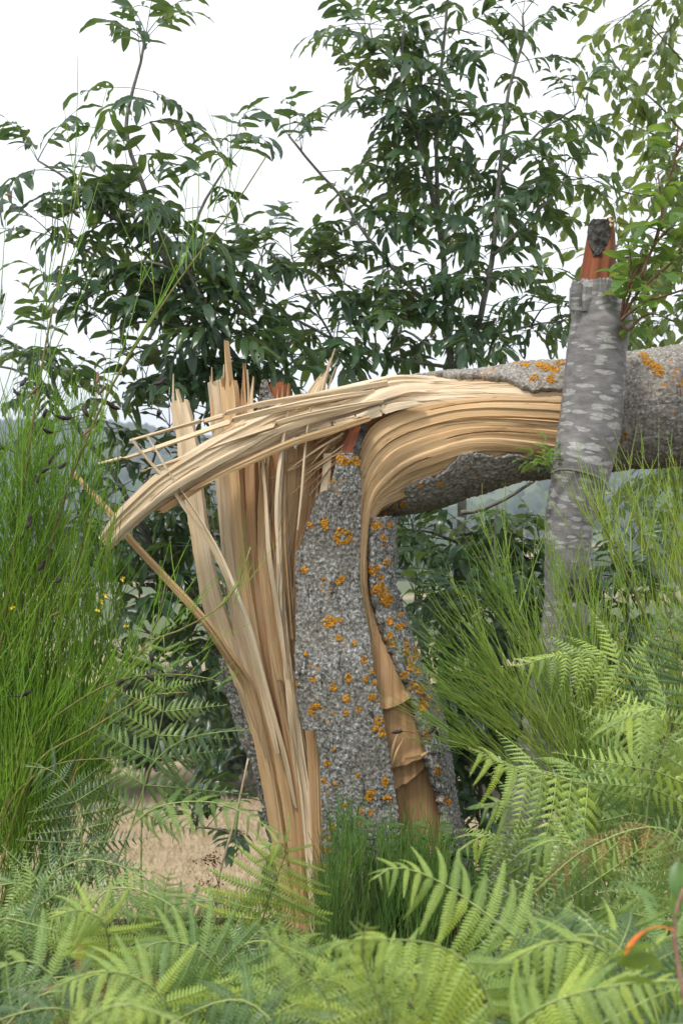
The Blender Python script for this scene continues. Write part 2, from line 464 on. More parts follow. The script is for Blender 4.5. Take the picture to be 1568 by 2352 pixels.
GROUND = ground_mat()
FOREST = simple_mat('far_forest', (0.028, 0.05, 0.022), (0.06, 0.085, 0.035), 0.15, 0.95, 0)

# ------------------------------------------------------------------ terrain
def lerp_pts(y, pts):
    return float(np.interp(y, [p[0] for p in pts], [p[1] for p in pts]))

def ground_z(x, y):
    prof = lerp_pts(y, [(-40, 0.2), (0, 0.05), (5.2, 0.0), (6.5, -0.35), (9, -2.2), (12.5, -3.9), (16, -4.1), (40, -4.6), (150, -9), (330, -14), (480, -6)])
    far = smooth01((y - 430) / 520.0)
    ridge = 34 + 26 * smooth01((-x + 40) / 300.0) - 13 * smooth01((x - 60) / 200.0) + 7 * math.sin(x * 0.011 + 1.0) + 4 * math.sin(x * 0.031)
    z = prof + far * (ridge + 6)
    if y > 60: z += 3.5 * noise.noise(Vector((x * 0.006, y * 0.006, 0.3))) * min(1, (y - 60) / 200)
    if -2 < y < 8: z += 0.05 * noise.noise(Vector((x * 1.3, y * 1.3, 2.0)))
    return z

def build_ground():
    ys = np.concatenate([np.linspace(-40, -3, 8), np.linspace(-2, 14, 50), np.geomspace(15, 1600, 80)])
    xs_u = np.linspace(-1, 1, 81)
    G = np.zeros((len(ys), len(xs_u), 3))
    for i, y in enumerate(ys):
        w = min(1250, abs(y) * 0.9 + 40)
        for j, u in enumerate(xs_u):
            x = math.copysign(abs(u) ** 1.7, u) * w
            G[i, j] = (x, y, ground_z(x, y))
    mb = MB(); mb.add(G.reshape(-1, 3), grid_faces(len(ys), len(xs_u)))
    o = mb.build('ground', GROUND)
    tag(o, kind='structure')
build_ground()

def blob(mb, c, rx, rz, seed, n1=7, n2=5):
    v, f = [], []
    for i in range(n2 + 1):
        th = math.pi * i / n2
        for j in range(n1):
            ph = 2 * math.pi * j / n1
            k = 1 + 0.35 * noise.noise(Vector((math.cos(ph) * math.sin(th) * 2 + seed, math.sin(ph) * math.sin(th) * 2, math.cos(th) * 2)))
            v.append((c[0] + rx * k * math.sin(th) * math.cos(ph), c[1] + rx * k * math.sin(th) * math.sin(ph), c[2] + rz * k * math.cos(th)))
    for i in range(n2):
        for j in range(n1):
            j2 = (j + 1) % n1
            f.append((i*n1 + j, (i+1)*n1 + j, (i+1)*n1 + j2, i*n1 + j2))
    mb.add(v, f)

def far_forest():
    mb = MB(); k = 0
    r = random.Random(3)
    while k < 11000:
        y = 300 + 1000 * r.random() ** 1.25
        x = r.uniform(-1, 1) * (y * 0.30 + 20)
        band = noise.noise(Vector((x * 0.010, y * 0.016, 5.5))) + 0.35 * noise.noise(Vector((x * 0.04, y * 0.05, 1.5)))
        ridge = smooth01((y - 650) / 200)
        if band + 0.30 * ridge < -0.06 and r.random() > 0.06: continue
        h = r.uniform(3.5, 8)
        blob(mb, (x, y, ground_z(x, y) + h * 0.42), h * r.uniform(0.34, 0.5), h * 0.55, k * 0.37)
        k += 1
    o = mb.build('forest', FOREST)
    tag(o, 'dark wooded hillsides beyond the pale fields', 'forest', kind='stuff')
far_forest()

# haze in the valley
def haze():
    x, y0, y1, z0, z1 = 1300, -60, 1650, -30, 105
    v = [(-x, y0, z0), (x, y0, z0), (x, y1, z0), (-x, y1, z0), (-x, y0, z1), (x, y0, z1), (x, y1, z1), (-x, y1, z1)]
    f = [(3, 2, 1, 0), (4, 5, 6, 7), (0, 1, 5, 4), (1, 2, 6, 5), (2, 3, 7, 6), (3, 0, 4, 7)]
    mb = MB(); mb.add(v, f)
    m = bpy.data.materials.new('haze'); m.use_nodes = True
    n = m.node_tree.nodes; n.clear()
    out = n.new('ShaderNodeOutputMaterial'); pv = n.new('ShaderNodeVolumePrincipled')
    pv.inputs['Color'].default_value = (0.72, 0.82, 0.98, 1)
    pv.inputs['Density'].default_value = 0.00060
    m.node_tree.links.new(pv.outputs[0], out.inputs['Volume'])
    o = mb.build('haze', m, smooth=False)
    tag(o, 'thin bluish haze over the valley and hills', 'haze', kind='stuff')
haze()

# ------------------------------------------------------------------ the snapped ash tree
SL = [(900, 585, 900), (1000, 575, 905), (1200, 560, 918), (1400, 545, 932), (1550, 548, 985), (1700, 585, 1032), (1850, 608, 1052), (2050, 635, 1095), (2250, 640, 1130)]
def stump_LR(py):
    ys = [a[0] for a in SL]
    return np.interp(py, ys, [a[1] for a in SL]), np.interp(py, ys, [a[2] for a in SL])
def stump_D(px, py):
    """distance of the round stump's front face"""
    L, R = stump_LR(py)
    cx = (L + R) / 2; r = (R - L) / 2 / 700
    dx = (px - cx) / 700
    return 5.15 - 0.9 * np.sqrt(np.maximum(r * r - dx * dx, 0))

tree = thing('snapped_tree', P(850, 2160, 5.1), 'big snapped ash, splintered pale stump with its trunk folded over to the right', 'tree')
LICHEN_TARGETS = []

def bark_disp(p, st, amp):
    q = Vector((p[0] * st[0], p[1] * st[1], p[2] * st[2]))
    d, _ = noise.voronoi(q)
    e = min(1.0, (d[1] - d[0]) * 2.6)
    return amp * (e - 0.5) + amp * 0.7 * noise.noise(q * 0.31) + amp * 0.4 * noise.noise(q * 2.3)

def bark_sheet(name, xl, xr, y0, y1, dfun, thick, st, amp, mat, step=3.0, jit=4.0, seed=0, edge_curl=0.0):
    """bark plate bounded left and right by ragged edges xl(y), xr(y)"""
    ny = int((y1 - y0) / step) + 1
    ys = np.linspace(y0, y1, ny)
    xl_y = np.interp(ys, [a[0] for a in xl], [a[1] for a in xl]); xr_y = np.interp(ys, [a[0] for a in xr], [a[1] for a in xr])
    for k in range(ny):
        xl_y[k] += jit * fbm(ys[k] * 0.05, seed, 0.3) + 1.5 * noise.noise(Vector((ys[k] * 0.3, seed, 1)))
        xr_y[k] += jit * fbm(ys[k] * 0.05, seed + 9, 0.3) + 1.5 * noise.noise(Vector((ys[k] * 0.3, seed + 5, 1)))
    nx = max(6, int(np.max(xr_y - xl_y) / step) + 1)
    G = np.zeros((nx, ny, 3))
    for i in range(nx):
        t = i / (nx - 1)
        px = xl_y + (xr_y - xl_y) * t
        d = dfun(px, ys)
        for k in range(ny): G[i, k] = P(px[k], ys[k], d[k])
    N = grid_normals(G)
    if N[nx // 2, ny // 2, 1] > 0: N = -N
    for i in range(nx):
        for k in range(ny):
            G[i, k] += N[i, k] * bark_disp(G[i, k], st, amp)
    UV = G[:, :, [0, 2]].copy()
    mb = MB(); shell(mb, G, thick, UV, N)
    o = mb.build(name, mat, tree)
    LICHEN_TARGETS.append((np.concatenate(mb.v), mb.f, o))
    return o

ST_V = (105, 105, 62)
# the standing bark plate in front
slab_l = [(1040, 782), (1052, 776), (1089, 767), (1128, 752), (1131, 729), (1150, 724), (1186, 711), (1256, 689), (1272, 678), (1435, 680), (1503, 677), (1595, 680), (1650, 687), (1675, 694), (1678, 722), (1732, 734), (1824, 736), (1961, 742), (2180, 750)]
slab_r = [(1040, 826), (1054, 829), (1142, 829), (1318, 826), (1366, 830), (1405, 837), (1426, 844), (1526, 857), (1618, 875), (1709, 889), (1778, 903), (1851, 912), (2000, 930), (2180, 945)]
o = bark_sheet('bark_plate', slab_l, slab_r, 1040, 2180, lambda x, y: stump_D(x, y) - 0.02 - 0.03 * smooth01((1300 - y) / 250) , 0.028, ST_V, 0.0042, BARK, seed=1, jit=2.5)
tag(o, 'tall grey bark plate spotted with orange lichen')
# the right bark strip
strip_l = [(1185, 856), (1207, 855), (1289, 853), (1370, 860), (1389, 866), (1458, 890), (1526, 920), (1577, 944), (1641, 966), (1696, 983), (1755, 993), (1801, 1010), (1870, 1027), (2000, 1045), (2180, 1075)]
strip_r = [(1185, 922), (1224, 908), (1289, 913), (1334, 908), (1370, 922), (1426, 940), (1490, 958), (1549, 981), (1609, 1012), (1677, 1028), (1755, 1041), (1824, 1048), (1915, 1073), (2000, 1092), (2180, 1120)]
o = bark_sheet('bark_strip', strip_l, strip_r, 1188, 2180, lambda x, y: stump_D(x, y) - 0.005, 0.03, ST_V, 0.0055, BARK, seed=21)
tag(o, 'narrow bark strip on the right, thick with orange lichen')
# left bark edge
left_l = [(1515, 503), (1560, 512), (1640, 530), (1700, 551), (1750, 574), (1800, 590), (1883, 606), (2000, 628), (2160, 640)]
left_r = [(1515, 515), (1560, 534), (1640, 560), (1700, 582), (1750, 598), (1800, 606), (1883, 624), (2000, 645), (2160, 655)]
o = bark_sheet('bark_edge', left_l, left_r, 1515, 2160, lambda x, y: np.full_like(x, 5.10) , 0.05, ST_V, 0.005, BARK, seed=31)
# far-side bark of the stump
def stump_back():
    ny, na = 120, 60
    G = np.zeros((na, ny, 3))
    for k, py in enumerate(np.linspace(1500, 2230, ny)):
        L, R = stump_LR(py); r = (R - L) / 2 / 700 * 0.97; c = P((L + R) / 2, py, 5.16)
        for i, a in enumerate(np.linspace(-0.25, math.pi + 0.25, na)):
            G[i, k] = (c[0] - r * math.cos(a), c[1] + r * 0.9 * math.sin(a) , c[2] + 0.06 * noise.noise(Vector((a * 4, 0, 0))) * (1 if k < 4 else 0))
    N = grid_normals(G)
    if N[na // 2, 5, 1] < 0: N = -N
    for i in range(na):
        for k in range(ny): G[i, k] += N[i, k] * bark_disp(G[i, k], ST_V, 0.005)
    mb = MB(); shell(mb, G, 0.03, G[:, :, [0, 2]], N)
    return mb.build('bark_back', BARK, tree)
stump_back()

# ---- the folded log
LOG = [(845, 1050, 130), (929, 1021, 159), (1010, 1010, 153), (1097, 992, 142), (1206, 966, 133), (1292, 962, 134), (1440, 944, 132), (1568, 930, 136), (1800, 905, 138), (2150, 870, 132)]
def log_c(px):
    xs = [a[0] for a in LOG]
    return np.interp(px, xs, [a[1] for a in LOG]), np.interp(px, xs, [a[2] for a in LOG])
LOG_D = 5.22
def log_front(px, py, shrink=0.0):
    c, r = log_c(px)
    h = np.clip(np.abs(py - c) / (r - shrink), 0, 1)
    return LOG_D - (r - shrink) / 690.0 * np.sqrt(1 - h * h)

def log_bark():
    xs = np.concatenate([np.arange(853, 1600, 3.0), np.arange(1600, 2151, 8.0)])
    na = 230
    top_edge = [(853, None), (960, 857), (989, 860), (1086, 866), (1141, 874), (1168, 884), (1184, 898), (1222, 906), (1292, 900), (1300, 962)]
    low_edge = [(853, 1148), (880, 1137), (924, 1122), (962, 1106), (1000, 1095), (1021, 1079), (1043, 1052), (1070, 1043), (1130, 1054), (1168, 1047), (1206, 1055), (1265, 1066), (1292, 1064), (1300, 962)]
    G = np.zeros((na, len(xs), 3))
    for k, px in enumerate(xs):
        c, r = log_c(px)
        # angle measured from front (towards the camera), + up over the top and round the back
        if px < 960: a0 = math.radians(118) - math.radians(28) * (px - 853) / 107
        elif px < 1300:
            yt = np.interp(px, [a[0] for a in top_edge[1:]], [a[1] for a in top_edge[1:]])
            a0 = math.asin(np.clip((c - yt) / r, -1, 1))
        else: a0 = 0.0
        if px < 1300:
            yl = np.interp(px, [a[0] for a in low_edge], [a[1] for a in low_edge])
            a1 = 2 * math.pi - math.asin(np.clip((yl - c) / r, -0.2, 1))
        else: a1 = 2 * math.pi
        if px < 1294:
            a0 += 0.05 * fbm(px * 0.05, 3, 0); a1 += 0.05 * fbm(px * 0.05, 8, 0) + 0.03 * noise.noise(Vector((px * 0.2, 4, 0)))
        for i, a in enumerate(np.linspace(a0, a1, na)):
            G[i, k] = P(px, c, LOG_D) + np.array([0, -math.cos(a), math.sin(a)]) * (r / 670.0 + 0.004)
            G[i, k][0] += 0.012 * noise.noise(Vector((a * 7, 2, 0))) * (1 if px < 870 else 0)
    N = grid_normals(G)
    ctr = np.array([P(px, log_c(px)[0], LOG_D) for px in xs])
    if np.mean(np.sum(N * (G - ctr[None]), axis=2)) < 0: N = -N
    for i in range(na):
        for k in range(len(xs)): G[i, k] += N[i, k] * bark_disp(G[i, k], (48, 80, 80), 0.0065)
    mb = MB(); shell(mb, G, 0.022, G[:, :, [0, 2]], N)
    o = mb.build('log_bark', BARKW, tree)
    LICHEN_TARGETS.append((np.concatenate(mb.v), mb.f, o))
log_bark()

FIB = {}
def fibre_sheet(name, rows, nu, nv, thick, mat, groove=0.004, steps=None, seed=0, freq=70, fade=False):
    """rows: fibre lines (px,py,d) from low to high; returns a closed torn-wood body with real grooves along the fibres"""
    C = [Curve(PP(r)) for r in rows]
    FIB[name] = C
    ts = np.linspace(0, 1, nu)
    R = np.array([c(ts) for c in C])                       # rows, nu, 3
    vs_ = np.linspace(0, 1, nv)
    G = np.zeros((nv, nu, 3))
    for j in range(nu):
        G[:, j] = Curve(R[:, j])(vs_)
    N = grid_normals(G)
    if np.mean(N[:, :, 1]) > 0: N = -N
    arc = np.concatenate([[0], np.cumsum(np.linalg.norm(np.diff(G[nv // 2], axis=0), axis=1))])
    wid = np.linalg.norm(G[-1] - G[0], axis=1)
    UV = np.zeros((nv, nu, 2))
    w0 = float(np.mean(wid))
    for i in range(nv):
        for j in range(nu):
            v = vs_[i]
            vv = v + 0.015 * noise.noise(Vector((arc[j] * 3, v * 4, seed)))
            g = noise.noise(Vector((vv * freq * w0 * 1.2, arc[j] * 1.1, seed))) * 0.8 + 0.9 * noise.noise(Vector((vv * freq * 0.3 * w0, arc[j] * 0.7, seed + 3)))
            crack = abs(noise.noise(Vector((vv * freq * 0.42 * w0, arc[j] * 1.6, seed + 7))))
            d = groove * g - (0.011 * max(0, 1 - crack / 0.05) if noise.noise(Vector((arc[j] * 2.5, vv * 9, seed + 11))) > -0.05 else 0)
            if steps:
                for (sv, h) in steps:
                    d += (smooth01((arc[j] - 0.35) / 0.35) if fade else 1.0) * h * smooth01((vv - sv + 0.02 * noise.noise(Vector((arc[j] * 2, sv * 9, seed)))) / 0.012 + 0.5)
            G[i, j] += N[i, j] * d
            UV[i, j] = (v * w0, arc[j])
    mb = MB(); shell(mb, G, thick, UV, N)
    return mb.build(name, mat, tree, sharp=38)

def lf(pts, off=0.0):      # put fibre points on the log's front where they lie on it
    out = []
    for p in pts:
        if len(p) == 3: out.append(p)
        else: out.append((p[0], p[1], float(log_front(p[0], p[1], 6)) + off))
    return out

# fibres that bend from the log down into the stump
bend = [
    lf([(1330, 1082), (1206, 1072), (1100, 1078), (1000, 1112), (930, 1142, 5.06), (872, 1172, 5.02), (850, 1230, 5.0), (843, 1320, 4.97), (851, 1400, 4.98), (878, 1480, 5.0), (920, 1570, 5.01)]),
    lf([(1330, 1040), (1206, 1030), (1100, 1030), (1000, 1057), (925, 1087, 5.02), (868, 1125, 4.99), (841, 1200, 4.98), (834, 1320, 4.96), (843, 1400, 4.97), (862, 1480, 4.98), (890, 1570, 4.99)]),
    lf([(1330, 1000), (1206, 996), (1100, 992), (1000, 1010), (920, 1040, 4.99), (862, 1088, 4.97), (834, 1180, 4.96), (827, 1320, 4.95), (836, 1400, 4.96), (848, 1480, 4.97), (866, 1570, 4.98)]),
    lf([(1330, 962), (1206, 960), (1100, 957), (1000, 969), (915, 995, 4.985), (856, 1042, 4.965), (827, 1140, 4.955), (818, 1320, 4.95), (824, 1400, 4.96), (832, 1480, 4.97), (846, 1570, 4.98)]),
    lf([(1330, 915), (1206, 915), (1100, 918), (1000, 930), (905, 952, 5.0), (848, 992, 4.985), (818, 1090, 4.97), (805, 1320, 4.96), (810, 1400, 4.97), (815, 1480, 4.98), (825, 1570, 4.99)]),
]
fibre_sheet('bent_heartwood', bend, 260, 120, 0.10, WOOD, 0.0026, steps=[(0.14, 0.006), (0.30, 0.008), (0.46, -0.005), (0.62, -0.006), (0.72, 0.006), (0.84, 0.008)], seed=2)
# the long slab torn off to the left
def ld(p, d): return (p[0], p[1], d)
slabw = [
    lf([(1330, 938), (1206, 934), (1100, 930), (1000, 935), (890, 948, 4.985), (816, 971, 4.965), (706, 998, 4.94), (640, 1020, 4.93), (583, 1050, 4.92), (504, 1086, 4.91), (420, 1134, 4.90), (363, 1168, 4.90), (289, 1232, 4.89), (250, 1268, 4.89)]),
    lf([(1330, 908), (1206, 908), (1100, 906), (1000, 910), (890, 920, 4.965), (800, 943, 4.945), (700, 967, 4.92), (620, 997, 4.91), (560, 1028, 4.90), (480, 1068, 4.89), (400, 1118, 4.88), (348, 1152, 4.88), (279, 1216, 4.88), (246, 1255, 4.88)]),
    lf([(1330, 880), (1206, 880), (1100, 882), (1000, 886), (890, 894, 4.99), (800, 913, 4.955), (700, 937, 4.93), (610, 968, 4.915), (540, 1003, 4.90), (465, 1047, 4.895), (390, 1096, 4.89), (333, 1142, 4.885), (271, 1204, 4.885), (243, 1246, 4.885)]),
    lf([(1330, 842), (1206, 846), (1100, 855), (1000, 862), (890, 873, 5.06), (800, 889, 5.0), (700, 913, 4.97), (600, 952, 4.95), (508, 997, 4.93), (451, 1028, 4.92), (377, 1072, 4.91), (311, 1132, 4.90), (262, 1188, 4.90), (240, 1238, 4.90)]),
]
o = fibre_sheet('torn_slab', slabw, 300, 90, 0.045, WOODP, 0.0020, steps=[(0.12, 0.008), (0.26, 0.014), (0.38, -0.008), (0.52, 0.007), (0.62, 0.010), (0.74, -0.009), (0.86, -0.024)], seed=5, fade=True)
tag(o, 'long pale slab of split wood curving out to the left')

def splinter(path, widths, thick=0.014, yaw=0.0, jt=0.0, jb=0.0, mat=WOOD, n=44, nv=7, name='splinter', seed=None, bulge=0.15, groove=0.0028, spikes=0.0):
    """a torn slat: path (px,py,d), widths in frame units, ragged ends"""
    r = random.Random(seed if seed is not None else int(path[0][0] * 7 + path[-1][1] * 13))
    nv = max(nv, int(max(widths) / 3.2))
    C = Curve(PP(path))
    kw = np.linspace(0, 1, len(widths))
    cols = []
    ts0 = [r.uniform(0, jt) for _ in range(nv)]; ts1 = [1 - r.uniform(0, jb) for _ in range(nv)]
    if spikes:
        ts0[r.randrange(1, nv - 1)] = -spikes
    so = r.uniform(0, 90)
    UV = np.zeros((nv, n, 2)); G = np.zeros((nv, n, 3)); NN = np.zeros((nv, n, 3))
    for i in range(nv):
        v = i / (nv - 1) - 0.5
        t = np.linspace(ts0[i], ts1[i], n)
        p = C(t); T = C.tan(np.clip(t, 0, 1))
        S0 = np.cross(T, np.array([0, 1.0, 0])); S0 /= np.linalg.norm(S0, axis=1)[:, None] + 1e-9
        S0 *= np.where(S0[:, 0:1] + 0.3 * S0[:, 2:3] < 0, -1, 1)
        N0 = np.cross(S0, T); N0 *= np.where(N0[:, 1:2] > 0, -1, 1)
        S = S0 * math.cos(yaw) + N0 * math.sin(yaw)
        N = N0 * math.cos(yaw) - S0 * math.sin(yaw)
        w = np.interp(np.clip(t, 0, 1), kw, widths) / FPX * p[:, 1]
        g = np.array([groove * (noise.noise(Vector((i * 1.7 + so, tt * C.L * 2.2, so))) + 0.5 * noise.noise(Vector((i * 0.6, tt * C.L * 9, so)))) for tt in t])
        eg = np.array([0.12 * noise.noise(Vector((tt * C.L * 6, so, v * 3))) + 0.07 * noise.noise(Vector((tt * C.L * 40, so, v * 3))) for tt in t])
        G[i] = p + S * (w * (v + eg * abs(v)))[:, None] + N * (g + bulge * w * (0.25 - v * v))[:, None]
        NN[i] = N
        UV[i, :, 0] = v * w.mean() + so; UV[i, :, 1] = t * C.L + so
    mb = MB(); shell(mb, G, thick, UV, NN)
    return mb.build(name, mat, tree, sharp=32)

def sp(pts, d): return [(a, b, (c[0] if c else d)) for a, b, *c in pts]

# ---- standing slats of the stump, left to right
splinter(sp([(160, 1080), (262, 1195), (300, 1246), (380, 1332), (465, 1425), (520, 1505, 5.0), (568, 1582, 5.05), (600, 1720, 5.05), (628, 1870, 5.05), (650, 2010, 5.05), (665, 2150, 5.05)], 4.96), [5, 11, 13, 16, 18, 24, 32, 38, 34, 30, 28], 0.016, 0.5, 0.02, 0, WOOD, 70, seed=11)
splinter(sp([(408, 918), (424, 992), (442, 1133), (480, 1361), (522, 1485), (562, 1590), (603, 1720), (645, 1900), (670, 2150)], 5.10), [40, 47, 40, 47, 40, 36, 34, 30, 26], 0.03, 0.25, 0.012, 0, WOODP, 70, 9, seed=12, spikes=0.02)
splinter(sp([(497, 868), (505, 950), (514, 1089), (528, 1250), (548, 1400), (578, 1560), (612, 1720), (650, 1880), (680, 2150)], 5.06), [24, 26, 24, 24, 26, 24, 22, 20, 18], 0.05, -0.35, 0.02, 0, WOODP, 70, 7, seed=13)
splinter(sp([(520, 862), (527, 950), (536, 1089), (548, 1250), (572, 1400), (598, 1560), (634, 1720), (664, 1880), (690, 2150)], 5.045), [34, 30, 26, 26, 28, 26, 26, 22, 20], 0.04, 0.35, 0.03, 0, WOOD, 70, 9, seed=14, spikes=0.062)
splinter(sp([(553, 890), (556, 980), (556, 1089), (566, 1250), (590, 1420), (614, 1580), (648, 1730), (678, 1900), (700, 2150)], 5.075), [30, 32, 34, 34, 32, 28, 26, 24, 20], 0.03, -0.1, 0.03, 0, WOODR, 70, 8, seed=15, spikes=0.045)
splinter(sp([(575, 960), (574, 1089), (580, 1250), (598, 1400), (620, 1560), (655, 1720), (690, 1900), (708, 2150)], 5.06), [26, 24, 24, 26, 24, 22, 20, 18], 0.03, 0.45, 0.03, 0, WOODR, 70, 7, seed=16)
splinter(sp([(612, 1030), (606, 1120), (605, 1250), (612, 1350), (622, 1420), (640, 1560), (668, 1720), (695, 1900), (712, 2150)], 5.03), [16, 26, 30, 28, 28, 26, 22, 20, 18], 0.03, 0.1, 0.05, 0, WOOD, 70, 8, seed=17)
splinter(sp([(634, 1000), (630, 1150), (630, 1300), (640, 1450), (656, 1600), (680, 1750), (702, 1900), (718, 2150)], 5.05), [30, 30, 28, 26, 24, 22, 20, 18], 0.02, -0.2, 0.03, 0, WOODR, 60, 7, seed=18)
splinter(sp([(652, 960), (646, 1060), (640, 1150), (642, 1300), (652, 1450), (668, 1600), (688, 1750), (708, 1900), (724, 2150)], 4.99), [8, 12, 14, 18, 22, 28, 28, 24, 22], 0.016, 0.25, 0.02, 0, WOODP, 70, 7, seed=19)
splinter(sp([(672, 1000), (664, 1120), (660, 1250), (664, 1400), (676, 1560), (692, 1700), (712, 1850), (728, 2150)], 5.02), [30, 30, 28, 26, 26, 24, 22, 20], 0.02, -0.25, 0.03, 0, WOOD, 60, 7, seed=20)
splinter(sp([(700, 990), (688, 1120), (678, 1250), (672, 1380), (678, 1510)], 5.03), [32, 32, 28, 24, 16], 0.02, 0.2, 0.02, 0.03, WOODR, 50, 7, seed=21)
splinter(sp([(726, 985), (708, 1100), (692, 1230), (682, 1380), (684, 1520)], 5.01), [32, 32, 26, 18, 12], 0.02, -0.2, 0.02, 0.03, WOODR, 50, 7, seed=22)
splinter(sp([(760, 978), (738, 1070), (716, 1170), (700, 1290), (690, 1400)], 5.02), [34, 34, 28, 22, 16], 0.02, 0.2, 0.02, 0.03, WOODR, 50, 8, seed=23)
splinter(sp([(800, 972), (772, 1050), (746, 1140), (725, 1240)], 5.04), [42, 40, 40, 36], 0.02, -0.1, 0.02, 0.03, WOODR, 40, 8, seed=24)
splinter(sp([(820, 985), (805, 1050), (790, 1140)], 5.03), [40, 40, 44], 0.02, 0.1, 0.0, 0.0, WOODR, 30, 7, seed=25)
splinter(sp([(708, 1660), (716, 1760), (724, 1880), (735, 2150)], 4.965), [16, 20, 22, 24], 0.02, 0.2, 0.02, 0, WOODB, 50, 7, seed=26)
splinter(sp([(724, 1670), (730, 1760), (734, 1880), (744, 2150)], 4.96), [12, 13, 13, 16], 0.02, -0.3, 0.02, 0, WOOD, 50, 6, seed=27)
splinter(sp([(640, 1560), (664, 1700), (690, 1860), (706, 2150)], 5.0), [12, 30, 34, 34], 0.02, 0.15, 0.03, 0, WOODB, 60, 8, seed=28)
splinter(sp([(752, 1040), (750, 1085), (744, 1135)], 4.965), [19, 19, 20], 0.012, 0.2, 0.02, 0.0, WOODP, 20, 6, seed=29)
# dark wood body behind the slats
core = [[(560, 1330, 5.16), (590, 1500, 5.14), (625, 1700, 5.10), (660, 1900, 5.09), (690, 2180, 5.08)],
        [(640, 1150, 5.11), (650, 1400, 5.09), (670, 1700, 5.06), (690, 1900, 5.05), (715, 2180, 5.04)],
        [(780, 1080, 5.09), (760, 1400, 5.03), (760, 1700, 5.0), (770, 1900, 5.0), (780, 2180, 5.0)],
        [(860, 1250, 5.08), (860, 1400, 5.06), (880, 1700, 5.03), (920, 1900, 5.03), (940, 2180, 5.03)]]
fibre_sheet('inner_wood', core, 120, 60, 0.12, WOODR, 0.004, seed=9)
# bowed long slivers
splinter(sp([(390, 1112), (403, 1135), (440, 1190), (473, 1232), (517, 1318), (560, 1428, 4.92), (596, 1560, 4.97), (640, 1740, 5.0)], 4.88), [5, 8, 13, 14, 15, 17, 15, 8], 0.008, 0.4, 0.0, 0.02, WOODP, 60, 5, seed=41)
splinter(sp([(403, 1108), (418, 1128), (465, 1199), (508, 1276), (544, 1361), (574, 1440, 4.92), (608, 1565, 4.96), (655, 1740, 4.98), (680, 1860, 4.99)], 4.875), [3, 4, 7, 8, 10, 11, 10, 9, 5], 0.006, -0.4, 0.0, 0.02, WOODP, 60, 5, seed=42)
splinter(sp([(302, 1010), (338, 1055), (372, 1092), (398, 1120)], 4.87), [3, 6, 7, 5], 0.005, 0.3, 0, 0, WOODP, 24, 4, seed=43)
splinter(sp([(335, 998), (356, 1030), (385, 1080), (407, 1112)], 4.865), [2, 4, 5, 4], 0.004, 0.3, 0, 0, WOODP, 24, 4, seed=44)
splinter(sp([(664, 930), (650, 1008), (638, 1098), (634, 1190), (640, 1300)], 4.90), [5, 8, 9, 8, 4], 0.006, 0.3, 0.01, 0.02, WOODP, 36, 5, seed=45)
splinter(sp([(713, 935), (703, 1010), (694, 1120), (684, 1220)], 4.905), [3, 5, 6, 3], 0.005, -0.3, 0.01, 0.02, WOODP, 30, 5, seed=46)
splinter(sp([(590, 953), (596, 1019), (608, 1120), (618, 1274), (640, 1420, 4.97), (660, 1560, 4.99)], 4.91), [3, 6, 9, 11, 12, 8], 0.007, 0.3, 0.0, 0.02, WOODP, 50, 5, seed=47)
# thin splinters above the slab
splinter(sp([(298, 1013), (438, 975), (579, 934), (667, 918), (772, 902), (890, 880, 4.97)], 4.90), [3, 8, 10, 12, 13, 10], 0.010, 0.5, 0, 0, WOODP, 60, 6, seed=51)
splinter(sp([(223, 1067), (289, 1050), (407, 1010), (535, 966), (640, 940), (750, 918), (860, 900, 4.95)], 4.885), [2, 7, 10, 12, 13, 13, 8], 0.010, 0.5, 0, 0, WOODP, 60, 6, seed=52)
splinter(sp([(324, 1082), (385, 1063), (456, 1036), (552, 1001), (667, 965), (772, 942), (880, 922, 4.94)], 4.872), [2, 7, 9, 12, 13, 14, 8], 0.010, 0.4, 0, 0, WOODP, 60, 6, seed=53)
splinter(sp([(430, 1130), (504, 1092), (583, 1056), (660, 1022), (760, 990), (850, 962)], 4.885), [6, 12, 15, 16, 16, 12], 0.014, -0.3, 0.03, 0, WOOD, 60, 6, seed=54)
splinter(sp([(362, 1180), (385, 1165), (420, 1143), (480, 1108)], 4.89), [12, 16, 14, 8], 0.012, -0.3, 0.10, 0, WOODR, 30, 5, seed=55)
splinter(sp([(985, 924, 4.975), (930, 930, 4.96), (875, 943, 4.945), (820, 962, 4.93), (760, 978, 4.925), (690, 1003, 4.925)], 4.93), [6, 16, 24, 22, 18, 10], 0.02, 0.0, 0.10, 0, WOODP, 44, 7, seed=56)
fibre_sheet('throat_wood', [[(740, 1090, 5.09), (800, 1030, 5.09), (870, 985, 5.09), (960, 955, 5.09)], [(720, 1060, 5.07), (790, 1000, 5.07), (860, 960, 5.07), (960, 930, 5.07)], [(690, 1040, 5.07), (770, 975, 5.07), (850, 935, 5.07), (950, 905, 5.07)]], 60, 40, 0.04, WOODR, 0.004, seed=14)
# ragged points along the top of the standing slats
rq = random.Random(61)
for k in range(16):
    x = rq.choice([398, 415, 425, 490, 500, 512, 525, 540, 548, 560, 570, 580]) + rq.uniform(-5, 5); h = rq.uniform(20, 75)
    splinter(sp([(x + rq.uniform(-5, 5), 905 - h), (x, 930 - h * 0.3), (x + 3, 985)], rq.uniform(5.05, 5.10)), [1.2, rq.uniform(4, 9), rq.uniform(8, 14)], 0.007, rq.uniform(-0.5, 0.5), 0, 0, rq.choice([WOOD, WOODP, WOODR]), 20, 5, seed=500 + k)
